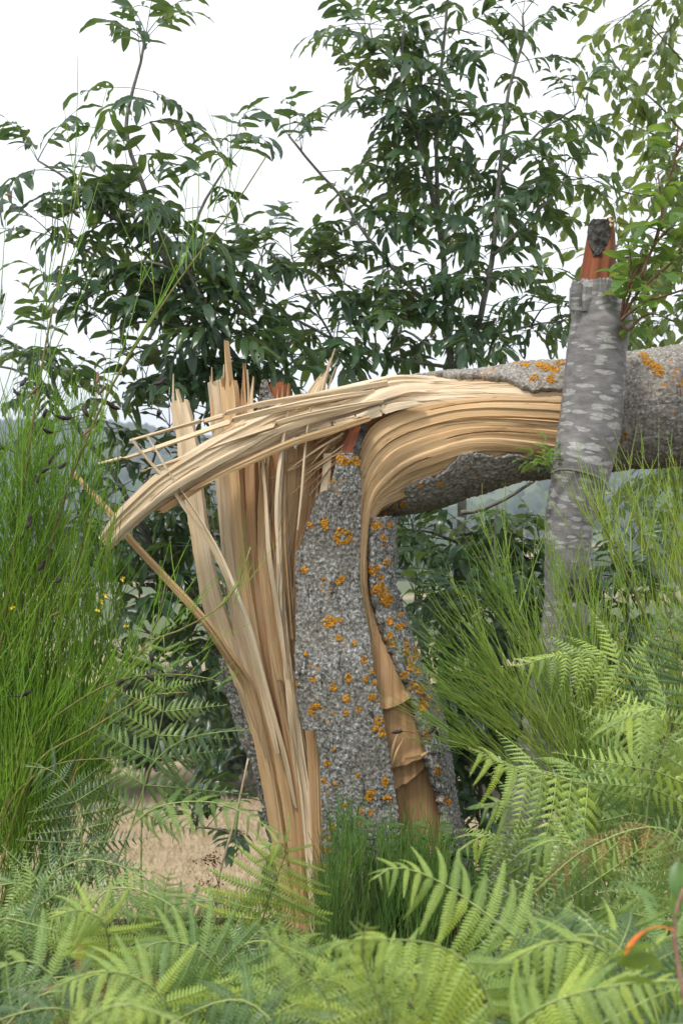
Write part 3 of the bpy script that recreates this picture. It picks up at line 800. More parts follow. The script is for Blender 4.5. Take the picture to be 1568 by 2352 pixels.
# feathered pale splinters standing behind the slab
for k, (tx, ty, bx, w) in enumerate([(770, 800, 738, 10), (762, 832, 728, 12), (754, 846, 716, 14), (772, 842, 750, 7), (740, 856, 708, 14), (757, 822, 742, 5), (748, 880, 722, 12)]):
    splinter(sp([(tx, ty), ((tx + bx) / 2 - 2, (ty + 910) / 2), (bx, 910), (bx - 16, 985)], 5.09 + 0.006 * k), [1.5, w * 0.7, w, w], 0.006, 0.3 * (k % 3 - 1), 0.0, 0, WOODP, 24, 5, seed=60 + k)
# stub with bark behind the slab
o = bark_sheet('bark_stub', [(870, 604), (885, 596), (960, 588), (1350, 584)], [(870, 612), (900, 622), (930, 632), (960, 626), (1350, 592)], 872, 1350, lambda x, y: np.full_like(x, 5.10), 0.02, ST_V, 0.005, BARK, seed=45)
splinter(sp([(640, 876), (642, 915), (640, 985)], 5.12), [50, 52, 52], 0.02, 0.0, 0.12, 0, WOODRED, 30, 9, seed=71)
for k, (x, y) in enumerate([(622, 905), (636, 893), (647, 886), (660, 880), (630, 915)]):
    splinter(sp([(x + 2, y), (x, y + 30), (x - 2, 985)], 5.10), [1.5, 7, 10], 0.006, 0.2, 0, 0, WOODR, 16, 4, seed=80 + k)
# crossing fibres in the throat of the break
rr_ = random.Random(5)
for k in range(22):
    x0 = rr_.uniform(760, 830); y0 = rr_.uniform(985, 1040)
    L = rr_.uniform(60, 170); a = math.radians(rr_.uniform(22, 52))
    x1, y1 = x0 - L * math.cos(a), y0 + L * math.sin(a)
    splinter(sp([(x0, y0), ((x0 + x1) / 2 + 4, (y0 + y1) / 2 - rr_.uniform(-4, 10)), (x1, y1)], rr_.uniform(4.94, 5.0)), [4, rr_.uniform(3, 6), 1.5], 0.004, rr_.uniform(-0.5, 0.5), 0, 0, rr_.choice([WOODP, WOODR, WOOD]), 20, 4, seed=100 + k, name='thin_splinter')
for k in range(13):
    x0 = rr_.uniform(580, 740); y0 = rr_.uniform(1030, 1080)
    x1 = 600 + (x0 - 580) * 0.55 + rr_.uniform(-8, 8) + 30; y1 = rr_.uniform(1250, 1620)
    splinter(sp([(x0, y0), ((x0 + x1) / 2 - 8, (y0 + y1) / 2), (x1, y1)], rr_.uniform(4.985, 5.03)), [3, rr_.uniform(5, 9), 2], 0.008, rr_.uniform(-0.7, 0.7), 0, 0, rr_.choice([WOODP, WOODR, WOOD, WOOD]), 26, 4, seed=140 + k, name='thin_splinter')
# bark flap at the top of the plate: red-brown inner face and a dark rolled edge
splinter(sp([(830, 958), (820, 985), (806, 1020), (800, 1056)], 4.915), [12, 28, 34, 34], 0.012, 0.3, 0.05, 0, WOODRED, 24, 6, seed=91, name='bark_flap')
o = bark_sheet('flap_edge', [(960, 826), (985, 828), (1010, 818), (1030, 810), (1062, 808)], [(960, 840), (985, 842), (1005, 836), (1040, 826), (1062, 824)], 958, 1060, lambda x, y: np.full_like(x, 4.905), 0.014, ST_V, 0.004, DARKBARK, seed=52, jit=2)
# hollow between the two bark strips: torn layers overlapping downwards, each ending in a curled lip
def hollow_layer(y0, y1, slope, off, curl, seed, mat, x1max=None, name='torn_layer'):
    ny, nv = 70, 30
    G = np.zeros((nv, ny, 3)); UV = np.zeros((nv, ny, 2))
    for i in range(nv):
        t = i / (nv - 1)
        yend = y1 - slope * t ** 1.6 + 5 * fbm(t * 5, seed, 0) + 2 * noise.noise(Vector((t * 22, seed, 1)))
        for k in range(ny):
            y = y0 + (yend - y0) * k / (ny - 1)
            xl = np.interp(y, [a[0] for a in slab_r], [a[1] for a in slab_r]) - 14
            xr = np.interp(y, [a[0] for a in strip_l], [a[1] for a in strip_l]) + 14
            if x1max: xr = min(xr, x1max)
            px = xl + (xr - xl) * t
            c = smooth01((y - (yend - 26)) / 26) * curl * (0.6 + 0.5 * noise.noise(Vector((t * 3, seed, 2))))
            d = stump_D(px, y) + off - c + 0.004 * noise.noise(Vector((t * 8, y * 0.004, seed))) + 0.012 * (2 * t - 1) ** 2
            G[i, k] = P(px, y, d); UV[i, k] = (G[i, k][0], G[i, k][2])
    N = grid_normals(G)
    if N[5, 5, 1] > 0: N = -N
    mb = MB(); shell(mb, G, 0.005, UV, N)
    mb.build(name, mat, tree, sharp=40)
hollow_layer(1395, 2185, 0, 0.075, 0.0, 3, WOODB, name='hollow_wood')
hollow_layer(1400, 1815, 62, 0.062, 0.022, 4, WOODB, 985)
hollow_layer(1400, 1765, 40, 0.050, 0.024, 5, WOODB)
hollow_layer(1340, 1632, 44, 0.036, 0.026, 6, WOODB)
def hd(x, y, o): return (x, y, float(stump_D(x, y)) + o)
for k, pts in enumerate([[(893, 1757), (903, 1712), (917, 1670)], [(898, 1760), (912, 1722), (929, 1692)], [(930, 1742), (958, 1738), (989, 1722)]]):
    splinter([hd(x, y, 0.02 - 0.004 * k) for x, y in pts], [7, 6, 2], 0.003, 0.2, 0, 0, WOOD, 24, 4, seed=210 + k, name='shaving')

# hairline slivers lifting off the split faces
def slivers():
    r = random.Random(33); mb = MB()
    def add(pts, w):
        C = Curve(np.array(pts)); n = 9; p = C(np.linspace(0, 1, n))
        mb.tube(p, w * np.array([0.25, 0.7, 1, 1, 1, 0.9, 0.7, 0.45, 0.12]), 3)
    for k in range(130):                                   # down the standing slats
        s_ = r.random(); ya = r.uniform(1060, 1700); yb = min(2000, ya + r.uniform(90, 420))
        def fx(y): return (1 - s_) * np.interp(y, [1000, 1133, 1361, 1580, 1900], [424, 442, 480, 560, 640]) + s_ * np.interp(y, [1000, 1250, 1500, 1700, 1900], [790, 690, 682, 715, 738])
        d = np.interp(s_, [0, 0.3, 1], [5.07, 5.02, 4.99]) - r.uniform(0.0, 0.025)
        k1 = r.uniform(-7, 7)
        add([P(fx(ya) + k1, ya, d - r.uniform(0, 0.04)), P(fx((ya + yb) / 2), (ya + yb) / 2, d), P(fx(yb), yb, d + 0.01)], r.uniform(0.0006, 0.0016))
    for nm, cnt, off in (('torn_slab', 110, 0.012), ('bent_heartwood', 80, 0.007)):
        C = FIB[nm]
        for k in range(cnt):
            v = r.random() * (len(C) - 1); i = min(int(v), len(C) - 2); f = v - i
            ta = r.uniform(0.02, 0.85); tb = min(0.99, ta + r.uniform(0.06, 0.22))
            q = [(C[i](t)[0] * (1 - f) + C[i + 1](t)[0] * f) + np.array([0, -off, 0]) for t in (ta, (ta + tb) / 2, tb)]
            q[2] = q[2] + np.array([0, -r.uniform(0, 0.02), r.uniform(-0.012, 0.012)])
            add(q, r.uniform(0.0006, 0.0017))
    o = mb.build('slivers', WOODP, tree); tag(o, kind='stuff')
slivers()

# ---- orange lichen patches on the bark
BV = [(BVHTree.FromPolygons(v.tolist(), f), ob) for v, f, ob in LICHEN_TARGETS]
def cast(px, py):
    o_ = Vector((0, 0, CAM_Z)); d_ = (Vector(P(px, py, 5.0)) - o_).normalized()
    best = None
    for b, ob in BV:
        h = b.ray_cast(o_, d_)
        if h[0] is not None and (best is None or h[3] < best[2]): best = (h[0], h[1], h[3], ob)
    return best
LI = [(746,1204,11,14),(787,1234,28,21),(700,1309,10,9),(786,1330,7,10),(775,1338,8,6),(757,1428,17,16),(780,1425,7,6),(778,1466,9,8),(813,1478,6,9),(703,1503,6,6),(837,1516,8,10),(800,1557,9,11),(766,1578,8,14),
      (721,1560,7,7),(681,1570,6,9),(795,1606,10,10),(823,1628,7,8),(715,1634,9,9),(728,1624,10,8),(795,1637,8,8),(858,1542,7,10),(855,1604,11,10),(722,1154,4,5),(712,1178,4,5),(710,1204,6,5),(762,1104,5,8),
      (784,1056,13,14),(800,1062,14,10),(819,1060,10,14),(751,1753,10,8),(868,1655,10,14),(877,1682,10,14),(862,1672,7,9),(852,1822,13,10),(846,1834,9,9),(888,1833,10,9),(884,1796,8,14),(753,1952,9,12),(762,1899,8,10),(751,1990,8,10),(792,1851,6,7),
      (840,1560,6,8),(860,1570,6,6),(770,1800,6,5),(820,1780,5,5),(768,1720,5,4),(742,1330,4,4),
      (879,1367,15,20),(863,1356,13,12),(889,1385,11,14),(874,1345,10,10),(896,1375,8,12),(894,1428,9,12),(918,1413,7,8),(914,1440,11,9),(925,1436,8,8),(894,1464,11,14),(900,1478,8,9),(933,1489,8,19),(955,1501,9,18),(943,1533,11,14),(929,1550,9,11),
      (948,1574,9,13),(965,1584,11,13),(970,1611,10,10),(970,1625,13,14),(979,1689,8,11),(1006,1772,8,12),(1004,1630,6,8),(1031,1843,8,8),(960,1540,6,9),(985,1600,6,10),(938,1515,6,8),
      (861,1206,13,12),(869,1153,9,8),(880,1175,10,8),(918,1134,8,10),(926,1158,8,8),(967,1115,7,6),(1013,1112,7,7),(853,1310,11,14),(864,1305,8,10),(888,1294,9,10),(875,1325,7,8),(893,1205,8,8),(880,1235,6,9),(858,1180,6,6),(905,1165,7,6),
      (1227,868,10,9),(1263,871,13,12),(1254,845,20,9),(1275,850,12,9),(1287,834,10,8),(1206,838,14,6),(1240,838,14,7),(1488,832,18,11),(1508,846,15,12),(1475,816,12,7),(1512,856,12,9),(1436,1001,6,12),(1432,850,6,6),(1300,858,8,8)]
def lichen_patch(px, py, rx, ry, k):
    r = random.Random(k)
    base = cast(px, py)
    if base is None: return
    mb = MB(); s = base[2] / FPX
    n = int(10 + rx * ry * 0.42)
    hole = (rx > 22)
    for _ in range(n):
        a = r.uniform(0, 6.283); q = math.sqrt(r.random())
        if hole and q < 0.42: continue
        q *= 0.8 + 0.45 * noise.noise(Vector((math.cos(a) * 1.6 + k, math.sin(a) * 1.6, k * 3.1)))
        x, y = px + rx * q * math.cos(a) * 1.1, py + ry * q * math.sin(a) * 1.1
        h = cast(x, y)
        if h is None or (h[0] - base[0]).length > 0.07: continue
        nrm = h[1] + Vector((r.uniform(-.45, .45), r.uniform(-.45, .45), r.uniform(-.45, .45)))
        nrm.normalize()
        t1 = nrm.orthogonal().normalized(); t2 = nrm.cross(t1)
        c = h[0] + h[1] * r.uniform(0.0005, 0.003)
        R = s * r.uniform(1.3, 3.0)
        m = 6; ph = r.uniform(0, 6)
        v = [c + nrm * 0.0012]
        for j in range(m):
            aa = ph + j * 6.283 / m; rr2 = R * r.uniform(0.65, 1.2)
            v.append(c + t1 * (rr2 * math.cos(aa)) + t2 * (rr2 * math.sin(aa)) + nrm * r.uniform(-0.0015, 0.0012))
        mb.add([list(q_) for q_ in v], [(0, 1 + j, 1 + (j + 1) % m) for j in range(m)])
    if mb.n: mb.build('lichen_patch', LICHEN, base[3], smooth=False)
for k, (x, y, a, b_) in enumerate(LI): lichen_patch(x, y, a, b_, k)

# ------------------------------------------------------------------ the broken cherry trunk
cherry = thing('cherry_tree', P(1165, 2150, 4.85), 'broken-off cherry trunk with grey banded bark and red-brown stripped top, leaning before the log', 'tree')
CH = [(1150, 2200, 62), (1165, 2050, 52), (1195, 1900, 48), (1235, 1700, 46), (1280, 1500, 48), (1300, 1400, 52), (1302, 1300, 52), (1306, 1200, 56), (1330, 1100, 66), (1350, 1000, 71), (1362, 900, 70), (1370, 800, 68), (1376, 740, 66), (1366, 690, 56), (1364, 648, 50)]
def cherry_trunk():
    C = Curve(PP([(a, b, 4.86 + 0.05 * (b > 1600)) for a, b, r in CH]))
    ts = np.linspace(0, 1, 260); p = C(ts); T = C.tan(ts)
    rad = Curve(np.array([[r / 720.0, 0, i * 0.13] for i, (a, b, r) in enumerate(CH)]))
    rk = np.interp(ts, C.k, [r / 720.0 for a, b, r in CH])
    na = 72
    G = np.zeros((na, 260, 3)); UV = np.zeros((na, 260, 2))
    ang = np.linspace(0, 2 * math.pi, na)
    A = np.cross(T, [0, 1, 0]); A /= np.linalg.norm(A, axis=1)[:, None]; B = np.cross(T, A)
    knots = [(1310, 1040, 30, 0.014), (1330, 1355, 34, -0.018), (1425, 735, 26, 0.02), (1345, 1075, 26, 0.008)]
    for i, a in enumerate(ang):
        for k in range(260):
            n_ = A[k] * math.cos(a) + B[k] * math.sin(a)
            r = rk[k] * (1 + 0.035 * noise.noise(Vector((math.cos(a) * 1.2, math.sin(a) * 1.2, ts[k] * 9)))) + 0.0025 * noise.noise(Vector((math.cos(a) * 3, math.sin(a) * 3, ts[k] * 260)))
            q = p[k] + n_ * r
            if k > 252: q = q + T[k] * (0.018 * noise.noise(Vector((a * 3.0, 1, 0))) + 0.012 * noise.noise(Vector((a * 9.0, 5, 0))))* (k - 252) / 7
            G[i, k] = q
            for (kx, ky, kr, kh) in knots:
                e = np.linalg.norm(q - P(kx, ky, q[1])) * 700
                if q[1] < 4.9: G[i, k] = G[i, k] + n_ * kh * math.exp(-(e / kr) ** 2)
            UV[i, k] = (a * 0.1, ts[k] * C.L)
    N = grid_normals(G)
    if np.mean(np.sum(N * (G - p[None]), axis=2)) < 0: N = -N
    mb = MB(); shell(mb, G, 0.012, UV, N)
    mb.build('trunk', CHERRYBARK, cherry)
    # stripped red-brown top
    mb = MB()
    C2 = Curve(PP([(1366, 690, 4.86), (1370, 640, 4.865), (1376, 590, 4.87), (1380, 545, 4.875), (1383, 510, 4.88)]))
    t2 = np.linspace(0, 1, 50); p2 = C2(t2)
    G = np.zeros((48, 50, 3)); UV = np.zeros((48, 50, 2))
    for i, a in enumerate(np.linspace(0, 2 * math.pi, 48)):
        for k in range(50):
            r = np.interp(t2[k], [0, 0.3, 0.6, 0.85, 1], [0.060, 0.054, 0.050, 0.044, 0.036]) * (1 + 0.06 * noise.noise(Vector((math.cos(a) * 2, math.sin(a) * 2, k * 0.03))))
            G[i, k] = p2[k] + np.array([math.cos(a), math.sin(a) * 0.9, 0]) * r
            if k > 44: G[i, k][2] += (0.014 * noise.noise(Vector((a * 4, 2, 0))) + 0.01 * math.cos(a)) * (k - 44) / 5
            UV[i, k] = (a * 0.05, t2[k] * C2.L)
    N = grid_normals(G)
    if np.mean(np.sum(N * (G - p2[None]), axis=2)) < 0: N = -N
    shell(mb, G, 0.02, UV, N)
    core_o = mb.build('stripped_top', WOODRED, cherry)
    # dark bark tongue
    ny, nx = 40, 22
    G = np.zeros((nx, ny, 3))
    for k, y in enumerate(np.linspace(500, 584, ny)):
        w = np.interp(y, [500, 512, 530, 550, 568, 584], [20, 26, 27, 24, 15, 3])
        c = np.interp(y, [500, 540, 584], [1381, 1378, 1374])
        for i in range(nx):
            u = i / (nx - 1) * 2 - 1
            b = P(c + u * w + 2 * noise.noise(Vector((y * 0.2, u, 0))), y, 4.80)
            b[1] = 4.876 - math.sqrt(max(0.0, 0.049 ** 2 - (u * w / 720) ** 2)) - 0.006 + 0.006 * noise.noise(Vector((u * 3, y * 0.09, 4)))
            G[i, k] = b
    N = grid_normals(G)
    if N[10, 10, 1] > 0: N = -N
    mb = MB(); shell(mb, G, 0.012, G[:, :, [0, 2]], N); mb.build('bark_tongue', DARKBARK, cherry)
    # crumbly rotten tip
    mb = MB(); r = random.Random(4)
    for k in range(46):
        x = r.uniform(1362, 1404); y = 508 + 9 * abs(x - 1390) / 16 + r.uniform(-9, 8)
        blob(mb, P(x + 4, y, 4.845 + r.uniform(-0.02, 0.04)), r.uniform(0.003, 0.008), r.uniform(0.004, 0.011), k * 1.3, 5, 4)
    mb.build('rotten_tip', CRUMB, cherry, smooth=False)
    # ragged bark collar flaps
    for k, (x, y0, y1, w, yw) in enumerate([(1324, 646, 700, 34, -0.6), (1348, 656, 700, 26, -0.1), (1376, 636, 700, 38, 0.1), (1402, 656, 705, 28, 0.4), (1313, 660, 705, 14, -1.0)]):
        q = splinter([(x, y0, 4.79), (x, (y0 + y1) / 2, 4.786), (x + 1, y1 + 14, 4.79)], [w * 0.8, w, w], 0.005, yw * 0.6, 0.12, 0, CHERRYBARK, 20, 8, seed=300 + k, name='bark_flap', bulge=0.3)
        q.parent = cherry
        q.location = Vector(tree.location) - Vector(cherry.location)
    # black scar
    mb = MB(); b0 = P(1332, 1352, 4.86)
    ny = nx = 20
    G = np.zeros((nx, ny, 3))
    for i in range(nx):
        for k in range(ny):
            u, v = i / 9.5 - 1, k / 9.5 - 1
            e = 1 / max(1, math.hypot(u, v)); u *= e; v *= e
            x, y = 1331 + u * 32, 1352 + v * 26
            dx = (x - 1302) / 720
            q = P(x, y, 4.80); q[1] = 4.86 - math.sqrt(max(0, 0.0725 ** 2 - dx * dx)) - 0.010 * (1 - u*u - v*v) - 0.002 + 0.006 * noise.noise(Vector((u * 3, v * 3, 1)))
            G[i, k] = q
    N = grid_normals(G)
    if N[10, 10, 1] > 0: N = -N
    shell(mb, G, 0.02, G[:, :, [0, 2]], N); mb.build('branch_scar', DARKBARK, cherry)
cherry_trunk()

# ------------------------------------------------------------------ leaves
def leaflet(mb, base, yaw, pitch, L, W, bend, r, roll=0.0, holes=0.04, fold=0.25, ns=8):
    """lanceolate leaflet, drooping along its length, folded along the midrib, wavy edged"""
    cols = (-1, -0.5, 0, 0.5, 1)
    p = np.array(base, float); V = []
    so = r.uniform(0, 50)
    curl = r.uniform(-0.5, 0.5)
    for k in range(ns):
        s = k / (ns - 1)
        ph = pitch - bend * s
        yw = yaw + curl * s * 0.5
        T = np.array([math.cos(yw) * math.cos(ph), math.sin(yw) * math.cos(ph), math.sin(ph)])
        if k: p = p + T * L / (ns - 1)
        S = np.array([-math.sin(yw), math.cos(yw), 0.0]); U = np.cross(T, S)
        rl = roll + 0.5 * noise.noise(Vector((so, s * 2, 0)))
        S2 = S * math.cos(rl) + U * math.sin(rl); U2 = U * math.cos(rl) - S * math.sin(rl)
        w = W * 0.5 * (1.62 * (s + 0.02) ** 0.55 * max(0.0, 1 - s) ** 0.75 * 1.05 + (0.02 if k < ns - 1 else 0.0))
        for c in cols:
            wv = 0.42 * noise.noise(Vector((s * 5 + so, c * 1.5, 3)))
            V.append(p + S2 * (w * c) + U2 * (w * abs(c) * fold + w * wv * abs(c) * 1.3))
    f = []
    for k in range(ns - 1):
        for c in range(4):
            if 0 < k < ns - 2 and r.random() < holes: continue
            a = k * 5 + c
            f.append((a, a + 5, a + 6, a + 1))
    mb.add(V, f)

def ash_leaf(seed, pairs=4, L=0.30, up=0.25, sag=0.9, ll=0.125, lw=0.051, holes=0.05):
    r = random.Random(seed); mb = MB()
    n = 12; p = np.zeros(3); pts = [p.copy()]; pit = []
    for k in range(n):
        a = up - sag * (k / n) ** 1.2
        pit.append(a); p = p + np.array([math.cos(a), 0, math.sin(a)]) * L / n; pts.append(p.copy())
    mb.tube(pts, np.linspace(0.0022, 0.0009, n + 1), 4)
    C = Curve(np.array(pts))
    for k in range(pairs):
        t = 0.36 + 0.56 * k / max(1, pairs - 0.4)
        q = C(t)[0]; a = pit[min(n - 1, int(t * n))]
        sz = (0.82 + 0.28 * math.sin(math.pi * (k + 0.8) / pairs)) * r.uniform(0.85, 1.12)
        for s in (-1, 1):
            if r.random() < 0.04: continue
            leaflet(mb, q, s * r.uniform(0.75, 1.2), a * 0.5 - r.uniform(-0.1, 0.4), ll * sz * r.uniform(0.9, 1.1), lw * sz * r.uniform(0.85, 1.15), r.uniform(0.2, 1.4), r, s * r.uniform(-0.5, 0.7), holes)
    leaflet(mb, C(1.0)[0], r.uniform(-0.15, 0.15), pit[-1] - 0.1, ll * 1.15, lw * 1.05, r.uniform(0.4, 1.1), r, r.uniform(-0.3, 0.3), holes)
    return mb.mesh('ash_leaf', ASHLEAF)

ASH_OLD = [ash_leaf(s, pairs=3 + s % 2, up=0.4 - 0.15 * (s % 3), sag=0.45 + 0.25 * (s % 4)) for s in range(14)]
ASH_NEW = [ash_leaf(40 + s, pairs=4, L=0.24, up=0.5, sag=0.45, ll=0.105, lw=0.040, holes=0.01) for s in range(4)]

def place(me, p, yaw, pitch, roll, s, parent, name='leaf'):
    m = Matrix.Translation(Vector(p)) @ Matrix.Rotation(yaw, 4, 'Z') @ Matrix.Rotation(-pitch, 4, 'Y') @ Matrix.Rotation(roll, 4, 'X') @ Matrix.Scale(s, 4)
    return inst(name, me, parent, m)

def jig(C, n, amp, seed):
    t = np.linspace(0, 1, n); p = C(t)
    for k in range(n):
        p[k] += amp * np.array([noise.noise(Vector((k * 0.6, seed, 0))), noise.noise(Vector((k * 0.6, seed, 5))), noise.noise(Vector((k * 0.6, seed, 9)))])
    return p

def ash_branch(root, pts, d, r0, r1, leaf_from=0.2, spacing=0.085, seed=0, scale=1.0, name='branch', twigs=0.0, skip=0.17, mat=None, keep=None):
    r = random.Random(seed)
    C = Curve(PP(pts, d))
    n = max(8, int(C.L / 0.05))
    p = jig(C, n, 0.004, seed)
    mb = MB(); mb.tube(p, np.linspace(r0, r1, n), 8)
    br = mb.build(name, mat or STEM, root)
    t = leaf_from; k = r.randrange(4)
    while t < 0.985:
        q = C(t)[0]; T = C.tan(np.array([t]))[0]
        near_tip = t > 0.86
        yaw0 = math.radians(90 * (k % 2) + r.uniform(-35, 35)) + seed
        for s in (0, 1):
            if r.random() < skip: continue
            yaw = yaw0 + s * math.pi + r.uniform(-0.3, 0.3)
            me = r.choice(ASH_NEW if near_tip and r.random() < 0.5 else ASH_OLD)
            if keep and not keep(q): continue
            place(me, q, yaw, r.uniform(-0.35, 0.35) + (0.35 if near_tip else 0), r.uniform(-0.35, 0.35), scale * r.uniform(0.72, 1.06), br)
        if twigs and r.random() < twigs and t < 0.9:
            yaw = yaw0 + r.choice((0, math.pi)) + r.uniform(-0.4, 0.4)
            Lt = r.uniform(0.14, 0.34)
            e = q + np.array([math.cos(yaw) * Lt, math.sin(yaw) * Lt, Lt * r.uniform(-0.1, 0.6)])
            mid = (q + e) / 2 + np.array([0, 0, 0.02])
            mb = MB(); mb.tube(Curve(np.array([q, mid, e]))(np.linspace(0, 1, 8)), np.linspace(0.004, 0.0022, 8), 6)
            tw = mb.build('twig', TWIG, root)
            C3 = Curve(np.array([q, mid, e]))
            for tt in (0.45, 0.72, 0.97):
                q3 = C3(tt)[0]; y3 = yaw + r.uniform(-0.4, 0.4) + math.pi / 2
                for s in (0, 1):
                    if r.random() < 0.15: continue
                    place(r.choice(ASH_OLD), q3, y3 + s * math.pi, r.uniform(-0.4, 0.25), r.uniform(-0.4, 0.4), scale * r.uniform(0.7, 1.0), tw)
        t += 1.06 * spacing / C.L * r.uniform(0.8, 1.25); k += 1
    for j in range(3):
        place(r.choice(ASH_NEW), C(1.0)[0], seed + j * 2.1 + r.uniform(-0.4, 0.4), r.uniform(0.2, 0.9), 0, scale * r.uniform(0.8, 1.1), br)

# left ash sapling
a1 = thing('ash_sapling', P(790, 2200, 6.0), 'dark leafy ash sapling behind the stump, its tall bare-necked top at upper left', 'tree')
ash_branch(a1, [(790, 2230), (770, 1700), (720, 1250), (650, 1010), (590, 890), (513, 784), (451, 697), (400, 622), (350, 560), (300, 520), (246, 492)], 6.0, 0.026, 0.008, 0.62, 0.07, 1, name='trunk', twigs=0.28)
ash_branch(a1, [(246, 492), (200, 450), (154, 410), (110, 382), (87, 369)], 5.95, 0.006, 0.004, 0.1, 0.07, 2)
ash_branch(a1, [(400, 622), (372, 550), (354, 497), (328, 425), (302, 354), (290, 287), (302, 220), (323, 143), (336, 80)], 5.95, 0.012, 0.005, 0.28, 0.088, 3, skip=0.05)
ash_branch(a1, [(425, 660), (440, 560), (461, 482), (490, 430), (528, 372)], 6.05, 0.009, 0.004, 0.3, 0.075, 4, twigs=0.15)
ash_branch(a1, [(520, 800), (470, 765), (400, 745), (330, 738), (250, 762)], 5.9, 0.008, 0.004, 0.1, 0.075, 5, twigs=0.25)
ash_branch(a1, [(451, 697), (360, 655), (260, 610), (170, 560), (120, 540)], 6.0, 0.008, 0.004, 0.15, 0.075, 6, twigs=0.25)
ash_branch(a1, [(590, 890), (500, 870), (420, 870), (330, 890)], 6.05, 0.008, 0.004, 0.1, 0.075, 7, twigs=0.20)
ash_branch(a1, [(400, 622), (330, 600), (240, 660), (180, 700)], 5.85, 0.007, 0.004, 0.1, 0.08, 8, twigs=0.20)
ash_branch(a1, [(513, 784), (545, 700), (580, 640), (600, 590)], 6.05, 0.007, 0.003, 0.25, 0.085, 9, twigs=0.15)
ash_branch(a1, [(610, 930), (640, 860), (690, 820), (760, 800)], 6.1, 0.007, 0.003, 0.2, 0.09, 10, twigs=0.10)
ash_branch(a1, [(470, 700), (440, 640), (400, 560), (300, 470)], 5.85, 0.007, 0.003, 0.25, 0.08, 11, twigs=0.15)
# low shaded ash behind the slab, left of the stump
a2 = thing('ash_sapling', P(470, 2150, 6.3), 'low shaded ash sapling whose stem leans up left beneath the torn slab', 'tree')
ash_branch(a2, [(720, 2230), (640, 1750), (520, 1480), (440, 1380), (392, 1316), (346, 1256), (264, 1092), (198, 1009), (142, 927), (122, 874), (112, 800)], 6.3, 0.022, 0.008, 0.34, 0.085, 21, name='trunk', twigs=0.17)
ash_branch(a2, [(560, 1550), (530, 1480), (500, 1350), (460, 1220), (450, 1100)], 6.25, 0.012, 0.004, 0.15, 0.085, 22, twigs=0.25)
ash_branch(a2, [(440, 1450), (470, 1380), (480, 1280), (500, 1180)], 6.4, 0.008, 0.004, 0.1, 0.08, 23, twigs=0.25)
ash_branch(a2, [(520, 1490), (430, 1500), (340, 1450), (260, 1380)], 6.35, 0.008, 0.004, 0.2, 0.09, 24, twigs=0.20)
ash_branch(a2, [(346, 1256), (330, 1150), (350, 1060), (390, 980)], 6.3, 0.008, 0.004, 0.2, 0.09, 25, twigs=0.20)
ash_branch(a2, [(600, 1660), (500, 1590), (400, 1560), (300, 1560)], 6.35, 0.008, 0.004, 0.2, 0.09, 26, twigs=0.20)
ash_branch(a2, [(700, 2100), (600, 1960), (520, 1910), (450, 1900)], 6.2, 0.008, 0.004, 0.2, 0.10, 28, twigs=0.10)
ash_branch(a2, [(142, 927), (100, 880), (40, 850), (-30, 840)], 6.3, 0.007, 0.004, 0.1, 0.085, 27, twigs=0.15)
# centre ash
a3 = thing('ash_tree', P(1020, 2200, 6.4), 'tall three-stemmed young ash behind the folded log, filling the upper middle', 'tree')
ash_branch(a3, [(1000, 2230), (1005, 1700), (1022, 1520), (1040, 1440), (1056, 1261), (1060, 1137), (1050, 980), (1036, 841), (1025, 733), (1015, 564), (995, 461), (964, 338), (933, 231), (923, 118), (928, 56)], 6.4, 0.032, 0.006, 0.68, 0.062, 31, name='trunk', twigs=0.1, skip=0.17)
ash_branch(a3, [(1014, 570), (1005, 461), (1002, 333), (1007, 215), (1015, 133), (1028, 0), (1034, -90)], 6.45, 0.010, 0.005, 0.15, 0.068, 32, twigs=0.1, skip=0.17)
ash_branch(a3, [(1040, 850), (1070, 800), (1092, 769), (1112, 682), (1130, 589), (1143, 436), (1159, 272), (1174, 179), (1200, 97), (1200, 35)], 6.3, 0.014, 0.005, 0.2, 0.064, 33, twigs=0.12, skip=0.17)
ash_branch(a3, [(1012, 712), (949, 666), (913, 630), (856, 559), (820, 513), (790, 461), (718, 379), (664, 313)], 6.3, 0.009, 0.005, 0.12, 0.10, 34, twigs=0.06)
ash_branch(a3, [(1036, 845), (913, 825), (820, 807), (764, 779), (687, 738), (595, 687), (513, 651)], 6.3, 0.008, 0.005, 0.25, 0.12, 35, twigs=0.05)
ash_branch(a3, [(1130, 589), (1190, 530), (1250, 470), (1300, 410)], 6.25, 0.007, 0.004, 0.15, 0.085, 36, twigs=0.20)
ash_branch(a3, [(1092, 769), (1170, 760), (1230, 745), (1290, 740)], 6.3, 0.007, 0.004, 0.15, 0.085, 38, twigs=0.20)
ash_branch(a3, [(1030, 800), (980, 790), (930, 760), (890, 780)], 6.2, 0.007, 0.004, 0.15, 0.085, 42, twigs=0.20)
ash_branch(a3, [(1058, 1178), (1100, 1172), (1160, 1145), (1227, 1104)], 5.9, 0.010, 0.006, 0.9, 0.2, 43)
ash_branch(a3, [(1056, 1290), (1120, 1280), (1180, 1300), (1230, 1340)], 6.4, 0.008, 0.004, 0.2, 0.09, 44, twigs=0.20)
ash_branch(a3, [(1048, 1350), (1000, 1320), (965, 1270), (945, 1200)], 6.3, 0.008, 0.004, 0.2, 0.09, 45, twigs=0.20)
ash_branch(a3, [(1030, 1480), (980, 1460), (960, 1420), (955, 1370)], 6.3, 0.008, 0.004, 0.2, 0.09, 46, twigs=0.20)
ash_branch(a3, [(1025, 1520), (1100, 1450), (1170, 1420), (1220, 1440)], 6.3, 0.008, 0.004, 0.2, 0.09, 47, twigs=0.25)
ash_branch(a3, [(1010, 1650), (1080, 1560), (1150, 1540), (1220, 1560)], 6.2, 0.008, 0.004, 0.2, 0.09, 48, twigs=0.20)
